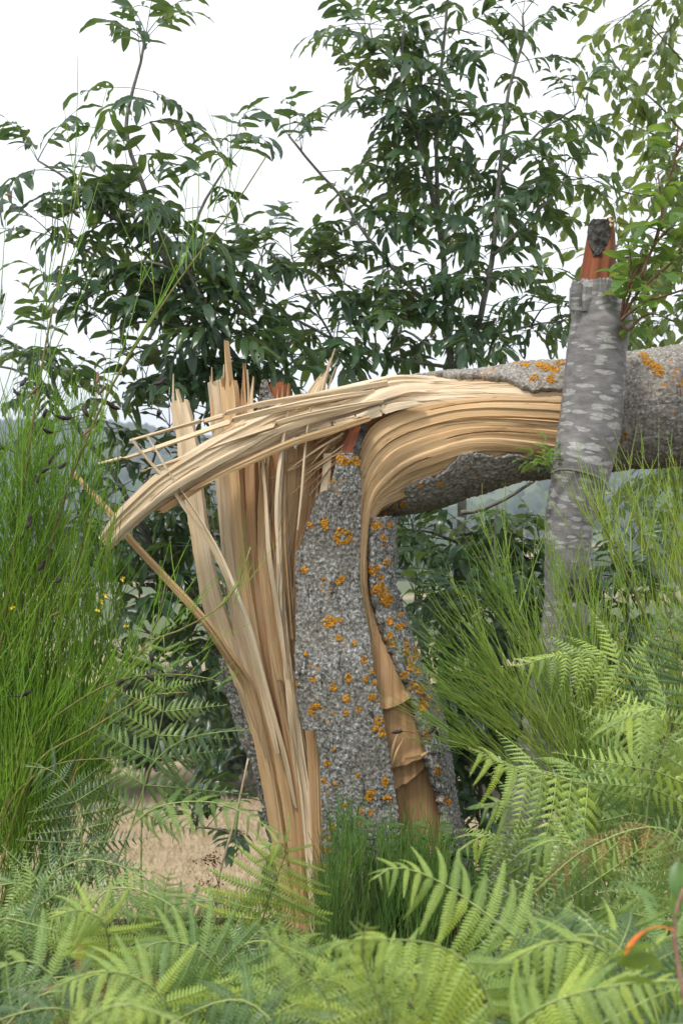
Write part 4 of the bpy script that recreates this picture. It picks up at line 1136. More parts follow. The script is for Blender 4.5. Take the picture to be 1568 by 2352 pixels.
ash_branch(a3, [(1140, 1150), (1135, 1230), (1140, 1330), (1150, 1420)], 5.95, 0.006, 0.003, 0.1, 0.11, 49, twigs=0.05)

# dense shaded sapling under the log, right of the stump
a5 = thing('ash_sapling', P(1120, 2200, 5.75), 'dark dense ash sapling under the log between the stump and the banded trunk', 'tree')
ash_branch(a5, [(1120, 2230), (1110, 1900), (1090, 1700), (1080, 1560), (1100, 1440)], 5.75, 0.012, 0.005, 0.25, 0.07, 71, name='trunk', twigs=0.95)
ash_branch(a5, [(1110, 1900), (1040, 1780), (1000, 1660), (985, 1560)], 5.7, 0.008, 0.004, 0.15, 0.07, 72, twigs=0.95)
ash_branch(a5, [(1110, 1900), (1180, 1780), (1220, 1660), (1240, 1540)], 5.8, 0.008, 0.004, 0.15, 0.07, 73, twigs=0.95)
ash_branch(a5, [(1090, 1700), (1030, 1600), (970, 1500), (950, 1410)], 5.8, 0.008, 0.004, 0.15, 0.07, 74, twigs=0.95)

ash_branch(a3, [(1150, 400), (1210, 330), (1270, 280), (1320, 250)], 6.3, 0.006, 0.004, 0.1, 0.075, 50, twigs=0.2)
ash_branch(a3, [(950, 290), (890, 240), (850, 210), (820, 200)], 6.35, 0.006, 0.004, 0.1, 0.075, 53, twigs=0.2)
ash_branch(a3, [(930, 160), (870, 110), (840, 80)], 6.35, 0.006, 0.004, 0.1, 0.075, 54, twigs=0.1)
ash_branch(a3, [(1022, 740), (940, 735), (860, 700), (790, 650)], 6.35, 0.007, 0.004, 0.15, 0.09, 40, twigs=0.2)
ash_branch(a3, [(820, 513), (770, 540), (730, 590), (700, 640)], 6.3, 0.005, 0.003, 0.1, 0.085, 55, twigs=0.1)
ash_branch(a3, [(764, 779), (720, 700), (690, 640), (670, 590)], 6.3, 0.005, 0.003, 0.1, 0.085, 56, twigs=0.1)
ash_branch(a3, [(1056, 1230), (1120, 1220), (1180, 1230), (1240, 1250)], 6.3, 0.007, 0.004, 0.15, 0.075, 57, twigs=0.35)
ash_branch(a3, [(1056, 1250), (1010, 1230), (970, 1220), (940, 1240)], 6.3, 0.007, 0.004, 0.15, 0.075, 58, twigs=0.35)
ash_branch(a3, [(1050, 1400), (1110, 1380), (1180, 1370), (1240, 1390)], 6.35, 0.007, 0.004, 0.15, 0.075, 59, twigs=0.5)
ash_branch(a2, [(346, 1256), (300, 1220), (240, 1200), (180, 1180)], 6.3, 0.007, 0.004, 0.15, 0.08, 60, twigs=0.4)
ash_branch(a2, [(392, 1316), (330, 1330), (270, 1320), (210, 1300)], 6.35, 0.007, 0.004, 0.15, 0.08, 61, twigs=0.4)
a6 = thing('ash_sapling', P(1480, 2200, 6.1), 'low leafy ash sapling under the log, right of the banded trunk, behind the broom', 'tree')
ash_branch(a6, [(1480, 2230), (1470, 1800), (1450, 1550), (1440, 1380), (1450, 1240)], 6.1, 0.014, 0.005, 0.35, 0.075, 62, name='trunk', twigs=0.6)
ash_branch(a6, [(1460, 1650), (1510, 1520), (1540, 1400), (1560, 1300)], 6.05, 0.008, 0.004, 0.15, 0.08, 63, twigs=0.5)
ash_branch(a6, [(1460, 1650), (1410, 1540), (1390, 1450), (1385, 1360)], 6.15, 0.008, 0.004, 0.15, 0.08, 64, twigs=0.5)
# fresh shoot of ash leaves springing from under the log
def small_sprout():
    t = thing('ash_sprout', P(1262, 1088, 4.80), 'bright little ash sprout growing from under the log beside the banded trunk', 'sprout')
    C = Curve(PP([(1262, 1088), (1285, 1078), (1340, 1085), (1385, 1105), (1400, 1130)], 4.76))
    mb = MB(); mb.tube(C(np.linspace(0, 1, 20)), np.linspace(0.005, 0.004, 20), 6); mb.build('stem', STEM, t)
    for k, (x, y, yaw, pt, s) in enumerate([(1262, 1085, 2.8, 0.5, 0.42), (1258, 1085, 2.0, 1.0, 0.45), (1262, 1086, 1.0, 0.9, 0.38), (1255, 1090, 3.6, 0.2, 0.4), (1262, 1088, 4.4, 0.6, 0.35)]):
        o = place(ASH_NEW[k % 4], P(x, y, 4.78), yaw, pt, 0.3, s, t)
        o.data = BRIGHT_ASH[k % 4]
BRIGHT_ASH = []
for me in ASH_NEW:
    m2 = me.copy(); m2.materials.clear(); m2.materials.append(CHERRYLEAF); BRIGHT_ASH.append(m2)
small_sprout()

def oval_leaf(seed, L=0.075, W=0.036, mat=PALELEAF, bend=0.7, holes=0.01):
    r = random.Random(seed); mb = MB()
    mb.tube([(0, 0, 0), (0.012, 0, -0.002), (0.022, 0, -0.006)], [0.0011, 0.0009, 0.0008], 4)
    cols = (-1, -0.5, 0, 0.5, 1); V = []; p = np.array([0.022, 0, -0.006]); so = r.uniform(0, 60); ns = 8
    for k in range(ns):
        s = k / (ns - 1); ph = 0.1 - bend * s
        T = np.array([math.cos(ph), 0, math.sin(ph)]); S = np.array([0, 1.0, 0]); U = np.cross(T, S)
        if k: p = p + T * L / (ns - 1)
        w = W * 0.5 * (math.sin(math.pi * min(1, (s * 0.93 + 0.03)) ** 0.85) ** 0.8) * (1 if k < ns - 1 else 0.05)
        for c in cols:
            V.append(p + S * (w * c) + U * (w * abs(c) * 0.3 + 0.25 * w * abs(c) * noise.noise(Vector((s * 5 + so, c, 2)))))
    f = []
    for k in range(ns - 1):
        for c in range(4):
            if 0 < k < ns - 2 and r.random() < holes: continue
            a = k * 5 + c; f.append((a, a + 5, a + 6, a + 1))
    mb.add(V, f)
    return mb.mesh('oval_leaf', mat)
PALE = [oval_leaf(s, bend=0.3 + 0.25 * s) for s in range(4)]
CHER = [oval_leaf(20 + s, 0.092, 0.048, CHERRYLEAF, 0.2 + 0.3 * s) for s in range(4)]
WEEDL = [oval_leaf(60 + s, 0.045, 0.024, WEED, 0.4 * s) for s in range(3)]

def oval_branch(root, pts, d, r0, r1, meshes, spacing, seed, hang=0.0, per=2, scale=1.0, twig=0.0, mat=TWIG, name='branch', start=0.08):
    r = random.Random(seed); C = Curve(PP(pts, d)); n = max(8, int(C.L / 0.05))
    mb = MB(); mb.tube(jig(C, n, 0.006, seed), np.linspace(r0, r1, n), 6); br = mb.build(name, mat, root)
    t = start
    while t <= 1.0:
        q = C(t)[0]
        if twig and r.random() < twig:
            yaw = r.uniform(0, 6.28); Lt = r.uniform(0.12, 0.32)
            dz = -Lt * r.uniform(0.1, 1.0) if hang else Lt * r.uniform(0, 0.5)
            e = q + np.array([math.cos(yaw) * Lt, math.sin(yaw) * Lt, dz]); mid = (q + e) / 2 + np.array([0, 0, 0.04])
            C3 = Curve(np.array([q, mid, e])); mb = MB(); mb.tube(C3(np.linspace(0, 1, 8)), np.linspace(0.0022, 0.001, 8), 5); tw = mb.build('twig', mat, root)
            for tt in np.arange(0.2, 1.01, 0.2):
                place(r.choice(meshes), C3(tt)[0], yaw + r.choice((-1, 1)) * r.uniform(0.5, 1.3), (-1.0 if hang else 0.1) * r.uniform(0.3, 1.2), r.uniform(-0.4, 0.4), scale * r.uniform(0.75, 1.1), tw)
        for _ in range(per):
            if r.random() < 0.15: continue
            pt = -hang * r.uniform(0.4, 1.25) if hang else r.uniform(-0.3, 0.6)
            place(r.choice(meshes), q, r.uniform(0, 6.28), pt, r.uniform(-0.5, 0.5), scale * r.uniform(0.75, 1.15), br)
        t += spacing / C.L * r.uniform(0.7, 1.3)

# hanging pale-leaved tree at the right, partly outside the frame
a4 = thing('weeping_tree', P(1900, 2200, 7.4), 'pale green drooping tree at the upper right edge with thin hanging twigs', 'tree')
mb = MB(); mb.tube(Curve(PP([(1900, 2230), (1860, 1600), (1800, 900), (1760, 300), (1740, -200)], 7.4))(np.linspace(0, 1, 40)), np.linspace(0.09, 0.04, 40), 12); mb.build('trunk', STEM, a4)
def leafy_twig(seed, L=0.26, n=8, sc=1.15, hang=True):
    """one hanging twig with its leaves"""
    r = random.Random(seed); mb = MB()
    C = Curve(np.array([(0, 0, 0), (L * 0.4, r.uniform(-.03, .03), 0.0 if hang else 0.06), (L * 0.75, r.uniform(-.05, .05), -L * 0.25), (L * 0.9, r.uniform(-.06, .06), -L * 0.6)]))
    mb.tube(C(np.linspace(0, 1, 10)), np.linspace(0.002, 0.0009, 10), 5)
    for k in range(n):
        me = r.choice(PALE); v = np.array([x.co[:] for x in me.vertices]); f = [tuple(p.vertices) for p in me.polygons]
        M = Matrix.Translation(Vector(C(0.15 + 0.85 * k / (n - 1))[0])) @ Matrix.Rotation((-1) ** k * r.uniform(0.3, 1.4), 4, 'Z') @ Matrix.Rotation(r.uniform(0.2, 1.4), 4, 'Y') @ Matrix.Rotation(r.uniform(-0.7, 0.7), 4, 'X') @ Matrix.Scale(sc * r.uniform(0.7, 1.1), 4)
        A = np.array(M); mb.add(v @ A[:3, :3].T + A[:3, 3], f)
    return mb.mesh('leafy_twig', PALELEAF)
LT = [leafy_twig(s, 0.2 + 0.03 * s, 7 + s % 4) for s in range(7)]
rt = random.Random(5)
for k, pts in enumerate([
    [(1790, 430), (1600, 330), (1500, 230), (1420, 160), (1390, 110)], [(1770, 300), (1620, 190), (1530, 100), (1460, 20)],
    [(1770, 380), (1600, 420), (1480, 450), (1400, 430), (1340, 400)], [(1790, 600), (1620, 560), (1480, 520), (1390, 510)],
    [(1770, 200), (1620, 60), (1540, -20), (1460, 20), (1410, 60)], [(1780, 500), (1600, 360), (1480, 300), (1400, 260)],
    [(1800, 700), (1640, 680), (1540, 720), (1480, 790)], [(1800, 750), (1620, 560), (1500, 640), (1440, 760)],
    [(1810, 900), (1660, 960), (1560, 1080), (1500, 1150), (1460, 1200)], [(1810, 1000), (1680, 1080), (1560, 1180), (1520, 1280)],
    [(1810, 950), (1620, 1060), (1490, 1100), (1440, 1140)], [(1790, 560), (1640, 450), (1560, 380), (1500, 400)], [(1760, 120), (1640, -40), (1540, 60), (1500, 130)],
    [(1800, 650), (1620, 620), (1480, 590), (1370, 600)], [(1800, 800), (1640, 780), (1500, 720), (1420, 720)]]):
    C = Curve(PP(pts, 7.3 - 0.06 * (k % 4))); n = max(8, int(C.L / 0.05))
    mb = MB(); mb.tube(jig(C, n, 0.008, k), np.linspace(0.010, 0.0022, n), 6); br = mb.build('branch', TWIG, a4)
    tt = 0.3
    while tt <= 1.0:
        q = C(tt)[0]; T = C.tan(np.array([tt]))[0]
        place(rt.choice(LT), q, math.atan2(T[1], T[0]) + rt.choice((-1, 1)) * rt.uniform(0.3, 1.6), rt.uniform(-0.6, 0.5), rt.uniform(-0.5, 0.5), rt.uniform(0.7, 1.1), br, 'leafy_twig')
        tt += 0.055 / C.L * rt.uniform(0.7, 1.4)

# cherry side shoots
for k, (pts, sc, per) in enumerate([([(1425, 735), (1446, 641), (1502, 564), (1530, 436), (1550, 359), (1556, 290)], 1.1, 2), ([(1428, 735), (1450, 690), (1500, 640), (1568, 580), (1620, 540)], 0.95, 2),
                           ([(1425, 735), (1470, 700), (1520, 680), (1600, 660)], 0.95, 2), ([(1430, 730), (1440, 690), (1450, 640), (1446, 590), (1440, 550)], 0.8, 2),
                           ([(1470, 640), (1500, 560), (1520, 480), (1510, 400)], 1.0, 2), ([(1500, 564), (1560, 500), (1600, 460)], 1.1, 2), ([(1550, 359), (1580, 300), (1600, 200)], 1.1, 2)]):
    oval_branch(cherry, pts, 4.72 - 0.03 * (k % 3), 0.005, 0.0025, CHER, 0.034, 90 + k, per=per, scale=sc, mat=REDTWIG, name='side_shoot', start=0.22)
oval_branch(cherry, [(1428, 742), (1440, 760), (1470, 730), (1500, 720)], 4.73, 0.005, 0.003, CHER, 0.05, 99, per=2, scale=0.8, hang=0.6, mat=REDTWIG, name='side_shoot')

# ------------------------------------------------------------------ broom shrubs
def shoot(mb, p, d, L, r, rad, up=0.25, n=6, sides=3):
    q = np.array(p); d = np.array(d); pts = [q.copy()]
    w = np.array([r.uniform(-1, 1), r.uniform(-1, 1), 0]) * 0.10
    for k in range(n - 1):
        d = d + np.array([0, 0, up / n]) + w / n; d /= np.linalg.norm(d)
        q = q + d * L / (n - 1); pts.append(q.copy())
    mb.tube(pts, np.linspace(rad, rad * 0.45, n), sides, cap=False)
    return pts

def broom(name, label, base, stems, n_sh, Ls, mat, seed, up=(0.7, 0.6, 0.35), rad=0.0017, t0=0.2, sub=0.5, stem_r=(0.007, 0.002), bend=0.35, keep=None):
    r = random.Random(seed)
    t = thing(name, base, label, 'shrub')
    Cs = [Curve(PP(s)) for s in stems]
    for C in Cs:
        mb = MB(); mb.tube(C(np.linspace(0, 1, 24)), np.linspace(stem_r[0], stem_r[1], 24), 6); mb.build('stem', BROOMSTEM, t)
    W = [C.L for C in Cs]
    mb = MB()
    for k in range(n_sh):
        C = r.choices(Cs, W)[0]; tt = t0 + (1 - t0) * r.random() ** 0.8
        p = C(tt)[0] + np.array([r.gauss(0, 0.02), r.gauss(0, 0.05), r.gauss(0, 0.02)]); T = C.tan(np.array([tt]))[0]
        d = T * up[0] + np.array([0, 0, 1.0]) * up[1] + np.array([r.gauss(0, 1), r.gauss(0, 1), r.gauss(0, 0.5)]) * up[2]
        d /= np.linalg.norm(d)
        L = r.uniform(*Ls) * (1.1 - 0.45 * tt)
        if keep and not keep(p + d * L): continue
        pts = shoot(mb, p, d, L, r, rad * r.uniform(0.75, 1.2), bend)
        if r.random() < sub:
            for _ in range(r.randint(1, 3)):
                i = r.randint(1, 4); d2 = (pts[i + 1] - pts[i]); d2 /= np.linalg.norm(d2)
                d2 = d2 + np.array([r.gauss(0, 0.3), r.gauss(0, 0.3), r.gauss(0, 0.15)]); d2 /= np.linalg.norm(d2)
                shoot(mb, pts[i], d2, L * r.uniform(0.3, 0.6), r, rad * 0.75, bend, 5)
    o = mb.build('shoots', mat, t); tag(o, kind='stuff')
    return t

def pod_mesh(seed, L=0.036, w=0.0055, curl=0.8, mat=POD):
    r = random.Random(seed); pts = []; p = np.zeros(3); a = 0.4
    for k in range(9):
        pts.append(p.copy()); a -= curl / 8; p = p + np.array([math.cos(a), 0.25 * math.sin(k), math.sin(a)]) * L / 8
    mb = MB(); mb.tube([(-0.03, 0, -0.012), (-0.015, 0, -0.004), (0, 0, 0)], [0.0009] * 3, 4)
    mb.tube(pts, [w * 0.2, w * 0.7, w, w * 0.85, w, w * 0.9, w * 0.75, w * 0.45, w * 0.12], 6)
    return mb.mesh('seed_pod', mat)
PODS = [pod_mesh(1), pod_mesh(2, 0.042, 0.006, -0.7), pod_mesh(3, 0.03, 0.006, 1.6), pod_mesh(4, 0.036, 0.005, 0.4, PODB)]

B1 = broom('broom_shrub', 'large bright green broom bush along the left edge, hung with black pods', P(-60, 2250, 4.5), [
    sp([(-120, 2250), (-60, 1900), (0, 1500), (50, 1150), (95, 850), (140, 620), (190, 380)], 4.45),
    sp([(-80, 2250), (0, 1900), (60, 1550), (130, 1200), (240, 920), (400, 660), (520, 500), (612, 358)], 4.5),
    sp([(-40, 2250), (40, 1950), (110, 1650), (170, 1350), (215, 1100)], 4.5),
    sp([(0, 2200), (70, 1950), (150, 1700), (215, 1450), (250, 1250)], 4.55),
    sp([(0, 2200), (50, 1900), (100, 1600), (120, 1350), (110, 1150)], 4.65),
    sp([(-150, 2200), (-100, 1700), (-60, 1300), (-30, 950), (5, 665)], 4.4),
    sp([(-100, 2200), (-40, 1800), (20, 1450), (60, 1250), (80, 1100)], 4.6),
    sp([(-60, 2200), (0, 1850), (40, 1600), (50, 1350), (30, 1150)], 4.5),
    sp([(20, 2250), (90, 2000), (160, 1800), (210, 1650)], 4.45),
    sp([(-20, 2250), (20, 2050), (60, 1850), (90, 1700)], 4.4),
    sp([(40, 2250), (130, 2050), (200, 1880), (250, 1740)], 4.5), sp([(80, 2250), (160, 2080), (230, 1950), (270, 1850)], 4.45), sp([(-60, 2250), (-20, 2000), (30, 1800), (60, 1600)], 4.35),
    sp([(40, 2250), (120, 1900), (200, 1650), (250, 1500), (275, 1380)], 4.65), sp([(-100, 2250), (-60, 2000), (-30, 1700), (10, 1400)], 4.7), sp([(-140, 2150), (-120, 1600), (-80, 1250), (-40, 1000)], 4.55)], 2500, (0.18, 0.50), BROOM, 1, (0.42, 0.60, 0.34), 0.0020, 0.12,
    keep=lambda e: (e[0] * FPX / e[1] + 784) < 300 - 0.05 * max(0, 1176 - (e[2] - CAM_Z) * -FPX / e[1] - 900) and (1176 - (e[2] - CAM_Z) * FPX / e[1]) > 830 + 0.0 * e[0] or random.random() < 0.10)
B2 = broom('broom_shrub', 'low arching broom sprays reaching right below the torn slab', P(-60, 2150, 4.35), [
    sp([(-60, 2150), (60, 1720), (180, 1610), (300, 1556), (450, 1552), (520, 1572)], 4.35), sp([(-40, 2150), (80, 1760), (200, 1680), (340, 1600), (430, 1590)], 4.3),
    sp([(60, 2100), (180, 1760), (260, 1600), (340, 1480), (430, 1440), (530, 1370), (576, 1256)], 4.4), sp([(60, 2100), (190, 1720), (280, 1560), (355, 1440), (385, 1320)], 4.42),
    sp([(-60, 2150), (20, 1850), (120, 1760), (260, 1740)], 4.3)], 110, (0.12, 0.32), BROOM, 2, (0.7, 0.45, 0.22), 0.0016, 0.35, stem_r=(0.005, 0.0018))
B3 = broom('broom_shrub', 'grey-green broom fanning up and left in front of the banded trunk', P(1400, 2150, 4.55), [
    sp([(1400, 2150), (1330, 1800), (1240, 1670), (1160, 1570), (1100, 1480)], 4.55), sp([(1400, 2150), (1345, 1760), (1270, 1580), (1200, 1440), (1150, 1340)], 4.6),
    sp([(1400, 2150), (1310, 1800), (1200, 1690), (1110, 1640), (1040, 1600)], 4.5), sp([(1420, 2150), (1370, 1720), (1330, 1520), (1290, 1370)], 4.6),
    sp([(1420, 2150), (1290, 1840), (1180, 1770), (1090, 1720), (1030, 1700)], 4.5), sp([(1420, 2150), (1350, 1800), (1270, 1680), (1180, 1600), (1100, 1560)], 4.5),
    sp([(1440, 2150), (1400, 1780), (1380, 1600), (1370, 1450)], 4.55)], 700, (0.18, 0.46), BROOMG, 3, (0.9, 0.12, 0.20), 0.0018, 0.25, bend=0.15)
B4 = broom('broom_shrub', 'upright feathery broom at the right edge rising across the log', P(1640, 2200, 4.5), [
    sp([(1600, 2200), (1545, 1650), (1480, 1420), (1410, 1260), (1350, 1140)], 4.5), sp([(1620, 2200), (1560, 1560), (1510, 1330), (1450, 1160)], 4.5),
    sp([(1640, 2200), (1600, 1500), (1560, 1250), (1530, 1150)], 4.55), sp([(1600, 2200), (1520, 1700), (1440, 1520), (1400, 1400)], 4.55), sp([(1660, 2200), (1640, 1600), (1600, 1380), (1580, 1280)], 4.45)], 420, (0.16, 0.40), BROOMG, 4, (0.6, 0.45, 0.28), 0.0016, 0.2)
rb = random.Random(12)
st5 = []
for k in range(36):
    x = rb.uniform(735, 1125); d = rb.uniform(4.35, 4.75); top = np.interp(x, [735, 800, 900, 1000, 1120], [1950, 1890, 1910, 1930, 1990]) + rb.uniform(0, 120)
    st5.append(sp([(x, 2290), (x + rb.uniform(-10, 10), (2290 + top) / 2), (x + rb.uniform(-25, 25), top)], d))
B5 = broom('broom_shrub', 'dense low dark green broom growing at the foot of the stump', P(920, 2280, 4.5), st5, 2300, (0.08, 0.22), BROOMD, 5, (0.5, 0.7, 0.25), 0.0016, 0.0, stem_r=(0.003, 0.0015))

pr = random.Random(8)
def pods(root, lst, d):
    for x, y in lst:
        place(pr.choice(PODS), P(x, y, d + pr.uniform(-0.06, 0.06)), pr.uniform(-0.7, 0.7) + pr.choice((0, math.pi)), pr.uniform(-1.4, 1.4), pr.uniform(-1, 1), pr.uniform(0.8, 1.2), root, 'seed_pod')
pods(B1, [(46,887),(46,907),(72,907),(224,881),(227,907),(353,884),(165,960),(204,957),(277,940),(122,993),(208,986),(125,1046),(132,1075),(96,1088),(86,1111),(63,1214),(89,1312),(142,1326),(119,1415),(28,452),(165,480),(5,700),(200,770),(110,940),(10,1030)], 4.35)
pods(B2, [(287,1563),(353,1566),(438,1563),(349,1523),(445,1533),(300,1570),(40,1600),(60,1985),(180,2050),(205,2035),(215,1990)], 4.3)
pods(B3, [(925,1680),(985,1683),(1000,1678),(1190,1690),(1230,1585),(1300,1640)], 4.45)
mbf = None
for x, y in [(240,1368),(232,1382),(226,1400),(283,1330),(290,1438),(30,1395)]:
    mb = MB(); c = P(x, y, 4.33); r = random.Random(x)
    for k in range(4):
        a = r.uniform(0, 6.28); dv = np.array([math.cos(a), -0.4, math.sin(a)]) * 0.009; sv = np.array([-math.sin(a), 0, math.cos(a)]) * 0.0025
        mb.add([c, c + dv * 0.5 + sv, c + dv, c + dv * 0.5 - sv], [(0, 1, 2, 3)])
    mb.build('flower', YELLOW, B1)

# ------------------------------------------------------------------ bracken
def comb(mb, org, X, Y, Z, L, n, lobe, droop, r, side=0.0, wf=0.385):
    """a leaf segment: midrib along X with rounded lobes both sides"""
    def pt(x, y, z=0.0):
        return org + X * (L * x) + Y * (L * (y + side * x * x)) + Z * (L * (z - droop * x * x))
    sx = 1.0 / (n + 0.7)
    V, F = [], []
    for k in range(n):
        x = (k + 0.55) * sx
        prof = min(1.0, 0.55 + x * 5) * (1 - x) ** 0.62
        l = lobe * prof * r.uniform(0.9, 1.1); w = sx * wf
        for s in (-1, 1):
            b = len(V); t = l * 0.35
            V += [pt(x - w, 0), pt(x + w, 0), pt(x + w * 0.95 + t * 0.6, s * l * 0.62, -0.10 * l), pt(x + t, s * l, -0.3 * l), pt(x - w * 0.7 + t * 0.6, s * l * 0.68, -0.10 * l)]
            F.append((b, b + 1, b + 2, b + 3, b + 4) if s > 0 else (b + 4, b + 3, b + 2, b + 1, b))
    mb.add(V, F)
    rb_ = [pt(x, 0.0, 0.004) for x in np.linspace(0, 1, 8)]
    mb.tube(rb_, np.linspace(0.008, 0.003, 8) * L * 0.7, 3, cap=False, mi=1)

EX, EY, EZ = np.eye(3)
def pinna_simple(seed, mat, droop=0.25):
    r = random.Random(seed); mb = MB()
    comb(mb, np.zeros(3), EX, EY, EZ, 1.0, 20, 0.13, droop, r, r.uniform(-0.12, 0.12))
    return mb.mesh('simple_pinna', [mat, FERNSTEM])
def pinna_compound(seed, mat, droop=0.3):
    r = random.Random(seed); mb = MB(); n = 11; sd = r.uniform(-0.1, 0.1)
    for k in range(n):
        x = (k + 0.5) / n
        o = EX * x + EZ * (-droop * x * x) + EY * sd * x * x
        T = np.array([1, 2 * sd * x, -2 * droop * x]); T /= np.linalg.norm(T)
        l = 0.30 * min(1, 0.6 + x * 4) * (1 - x) ** 0.8 + 0.012
        for s in (-1, 1):
            a = r.uniform(0.95, 1.2)
            Xd = T * math.cos(a) + EY * s * math.sin(a) - EZ * r.uniform(0.05, 0.3); Xd /= np.linalg.norm(Xd)
            Zd = EZ - Xd * np.dot(EZ, Xd); Zd /= np.linalg.norm(Zd)
            comb(mb, o, Xd, np.cross(Zd, Xd), Zd, l, max(4, int(6 * (1 - x) + 4)), 0.135, 0.25, r, 0.0, 0.50)
    comb(mb, EX * 0.97 + EZ * (-droop * 0.94), EX, EY, EZ, 0.06, 4, 0.15, 0.2, r)
    mb.tube([EX * x + EZ * (-droop * x * x) + EY * sd * x * x for x in np.linspace(0, 1, 12)], np.linspace(0.008, 0.003, 12), 4, cap=False, mi=1)
    return mb.mesh('compound_pinna', [mat, FERNSTEM])
FM = {}
for key, mat in (('g', FERN), ('y', FERNY), ('d', FERND), ('b', FERNB)):
    FM[key] = ([pinna_simple(k, mat, 0.15 + 0.16 * k) for k in range(4)], [pinna_compound(10 + k, mat, 0.15 + 0.18 * k) for k in range(3)])

def frond(label, pts, n=13, maxlen=0.22, key='g', big=False, nrm=(0, -0.65, 0.75), start=0.25, droop=0.25, seed=0, group=None, stalk=True, ang=0.35, rs=1.0):
    r = random.Random(seed * 31 + int(pts[0][0]))
    w = PP(pts)
    g = np.array([w[0][0] + 0.03 * r.uniform(-1, 1), w[0][1] + 0.03, ground_z(w[0][0], w[0][1]) - 0.02])
    t = thing('bracken_frond', g, label, 'fern', group)
    full = np.concatenate([[g], w]) if stalk and w[0][2] > g[2] + 0.08 else w
    C0 = Curve(full)
    mb = MB(); k = 34; mb.tube(C0(np.linspace(0, 1, k)), np.linspace(0.0042 * rs, 0.0010, k), 6); mb.build('stalk', FERNSTEM, t)
    C = Curve(w)
    Nv = np.array(nrm, float); Nv /= np.linalg.norm(Nv)
    S_, K_ = FM[key]
    for i in range(n):
        u = i / n; tt = start + (1 - start) * (1 - (1 - u) ** 1.25)
        q = C(tt)[0]; T = C.tan(np.array([tt]))[0]
        S = np.cross(T, Nv); S /= np.linalg.norm(S) + 1e-9
        N2 = np.cross(S, T); N2 *= 1 if np.dot(N2, Nv) > 0 else -1
        ln = maxlen * (min(1, 0.75 + u * 2.5) * (1 - u) ** 0.85 + 0.05)
        for s in (-1, 1):
            if r.random() < 0.02: continue
            a = ang + 0.35 * u + r.uniform(-0.12, 0.12)
            X = S * s * math.cos(a) + T * math.sin(a) + np.array([0, 0, -1.0]) * droop * r.uniform(0.6, 1.3) + N2 * r.uniform(-0.1, 0.15)
            X /= np.linalg.norm(X)
            Z = N2 + np.array([0, 0, 0.3]); Z = Z - X * np.dot(Z, X); Z /= np.linalg.norm(Z)
            Y = np.cross(Z, X)
            L = ln * r.uniform(0.88, 1.1)
            me = r.choice(K_) if (big and L > 0.42 * maxlen) else r.choice(S_)
            M = Matrix(((X[0]*L, Y[0]*L, Z[0]*L, q[0]), (X[1]*L, Y[1]*L, Z[1]*L, q[1]), (X[2]*L, Y[2]*L, Z[2]*L, q[2]), (0, 0, 0, 1)))
            inst('pinna', me, t, M)
    return t

def fp(pts, d0, d1=None):
    d1 = d0 if d1 is None else d1
    n = len(pts)
    return [(x, y, d0 + (d1 - d0) * i / (n - 1)) for i, (x, y) in enumerate(pts)]

frond('tall lacy bracken frond standing left of the stump, below the torn slab', fp([(262, 2010), (300, 1905), (345, 1760), (372, 1650), (381, 1560), (376, 1462)], 4.45, 4.35), 8, 0.29, 'g', True, (0.1, -0.9, 0.4), 0.28, 0.2, 1)
frond('low bracken spray pointing at the stump from the left, over the straw field', fp([(290, 1930), (340, 1865), (420, 1842), (513, 1848), (600, 1890), (668, 1932)], 4.35, 4.3), 13, 0.12, 'g', False, (0, -0.8, 0.6), 0.15, 0.5, 2)
frond('bracken frond with dangling leaflets touching the left bark edge', fp([(330, 1800), (359, 1745), (420, 1700), (500, 1682), (579, 1676)], 4.4, 4.35), 12, 0.12, 'd', False, (0, -0.85, 0.5), 0.2, 0.6, 3)
frond('pale arching bracken frond at the foot of the splintered wood', fp([(590, 2160), (604, 2110), (618, 2055), (641, 2000), (656, 1955), (640, 1935), (600, 1950)], 3.8, 3.6), 15, 0.2, 'y', False, (0.1, -0.9, 0.45), 0.02, 0.3, 4, ang=0.1)
frond('large blue-green arched bracken frond at bottom left of centre', fp([(565, 2360), (528, 2270), (485, 2203), (431, 2170), (359, 2165), (308, 2196)], 3.1, 2.95), 17, 0.22, 'g', False, (-0.1, -0.75, 0.65), 0.03, 0.45, 5, ang=0.12)
frond('pale bracken frond bowing left across the bottom centre', fp([(1335, 2340), (1277, 2240), (1174, 2145), (1051, 2052), (969, 2006), (900, 1992), (858, 2020)], 2.7, 2.6), 19, 0.19, 'y', False, (-0.2, -0.7, 0.7), 0.04, 0.5, 6, ang=0.12)
frond('blurred bracken frond with long hanging fingers along the bottom centre', fp([(1130, 2330), (1080, 2220), (1000, 2170), (900, 2158), (800, 2160), (740, 2190)], 2.35, 2.3), 15, 0.17, 'y', False, (0, -0.75, 0.65), 0.05, 0.9, 7, ang=0.15)
frond('broad sunlit bracken frond hanging left of the yellow stalk at right', fp([(1446, 2050), (1437, 1925), (1379, 1816), (1300, 1790), (1225, 1772), (1154, 1755), (1090, 1722)], 3.75, 3.55), 13, 0.33, 'y', True, (-0.1, -0.75, 0.65), 0.22, 0.65, 8, ang=0.15)
frond('bright bracken frond arching left from the right edge, uppermost tip curled', fp([(1482, 1900), (1500, 1768), (1540, 1660), (1520, 1625), (1456, 1640), (1379, 1681)], 3.6, 3.45), 11, 0.25, 'y', True, (-0.1, -0.8, 0.6), 0.2, 0.5, 9)
frond('curled bracken frond in front of the right-hand broom, tip to the left', fp([(1480, 1750), (1475, 1620), (1440, 1545), (1390, 1510), (1330, 1498), (1260, 1510), (1185, 1532)], 4.15, 4.0), 13, 0.20, 'y', True, (0, -0.85, 0.5), 0.2, 0.5, 10)
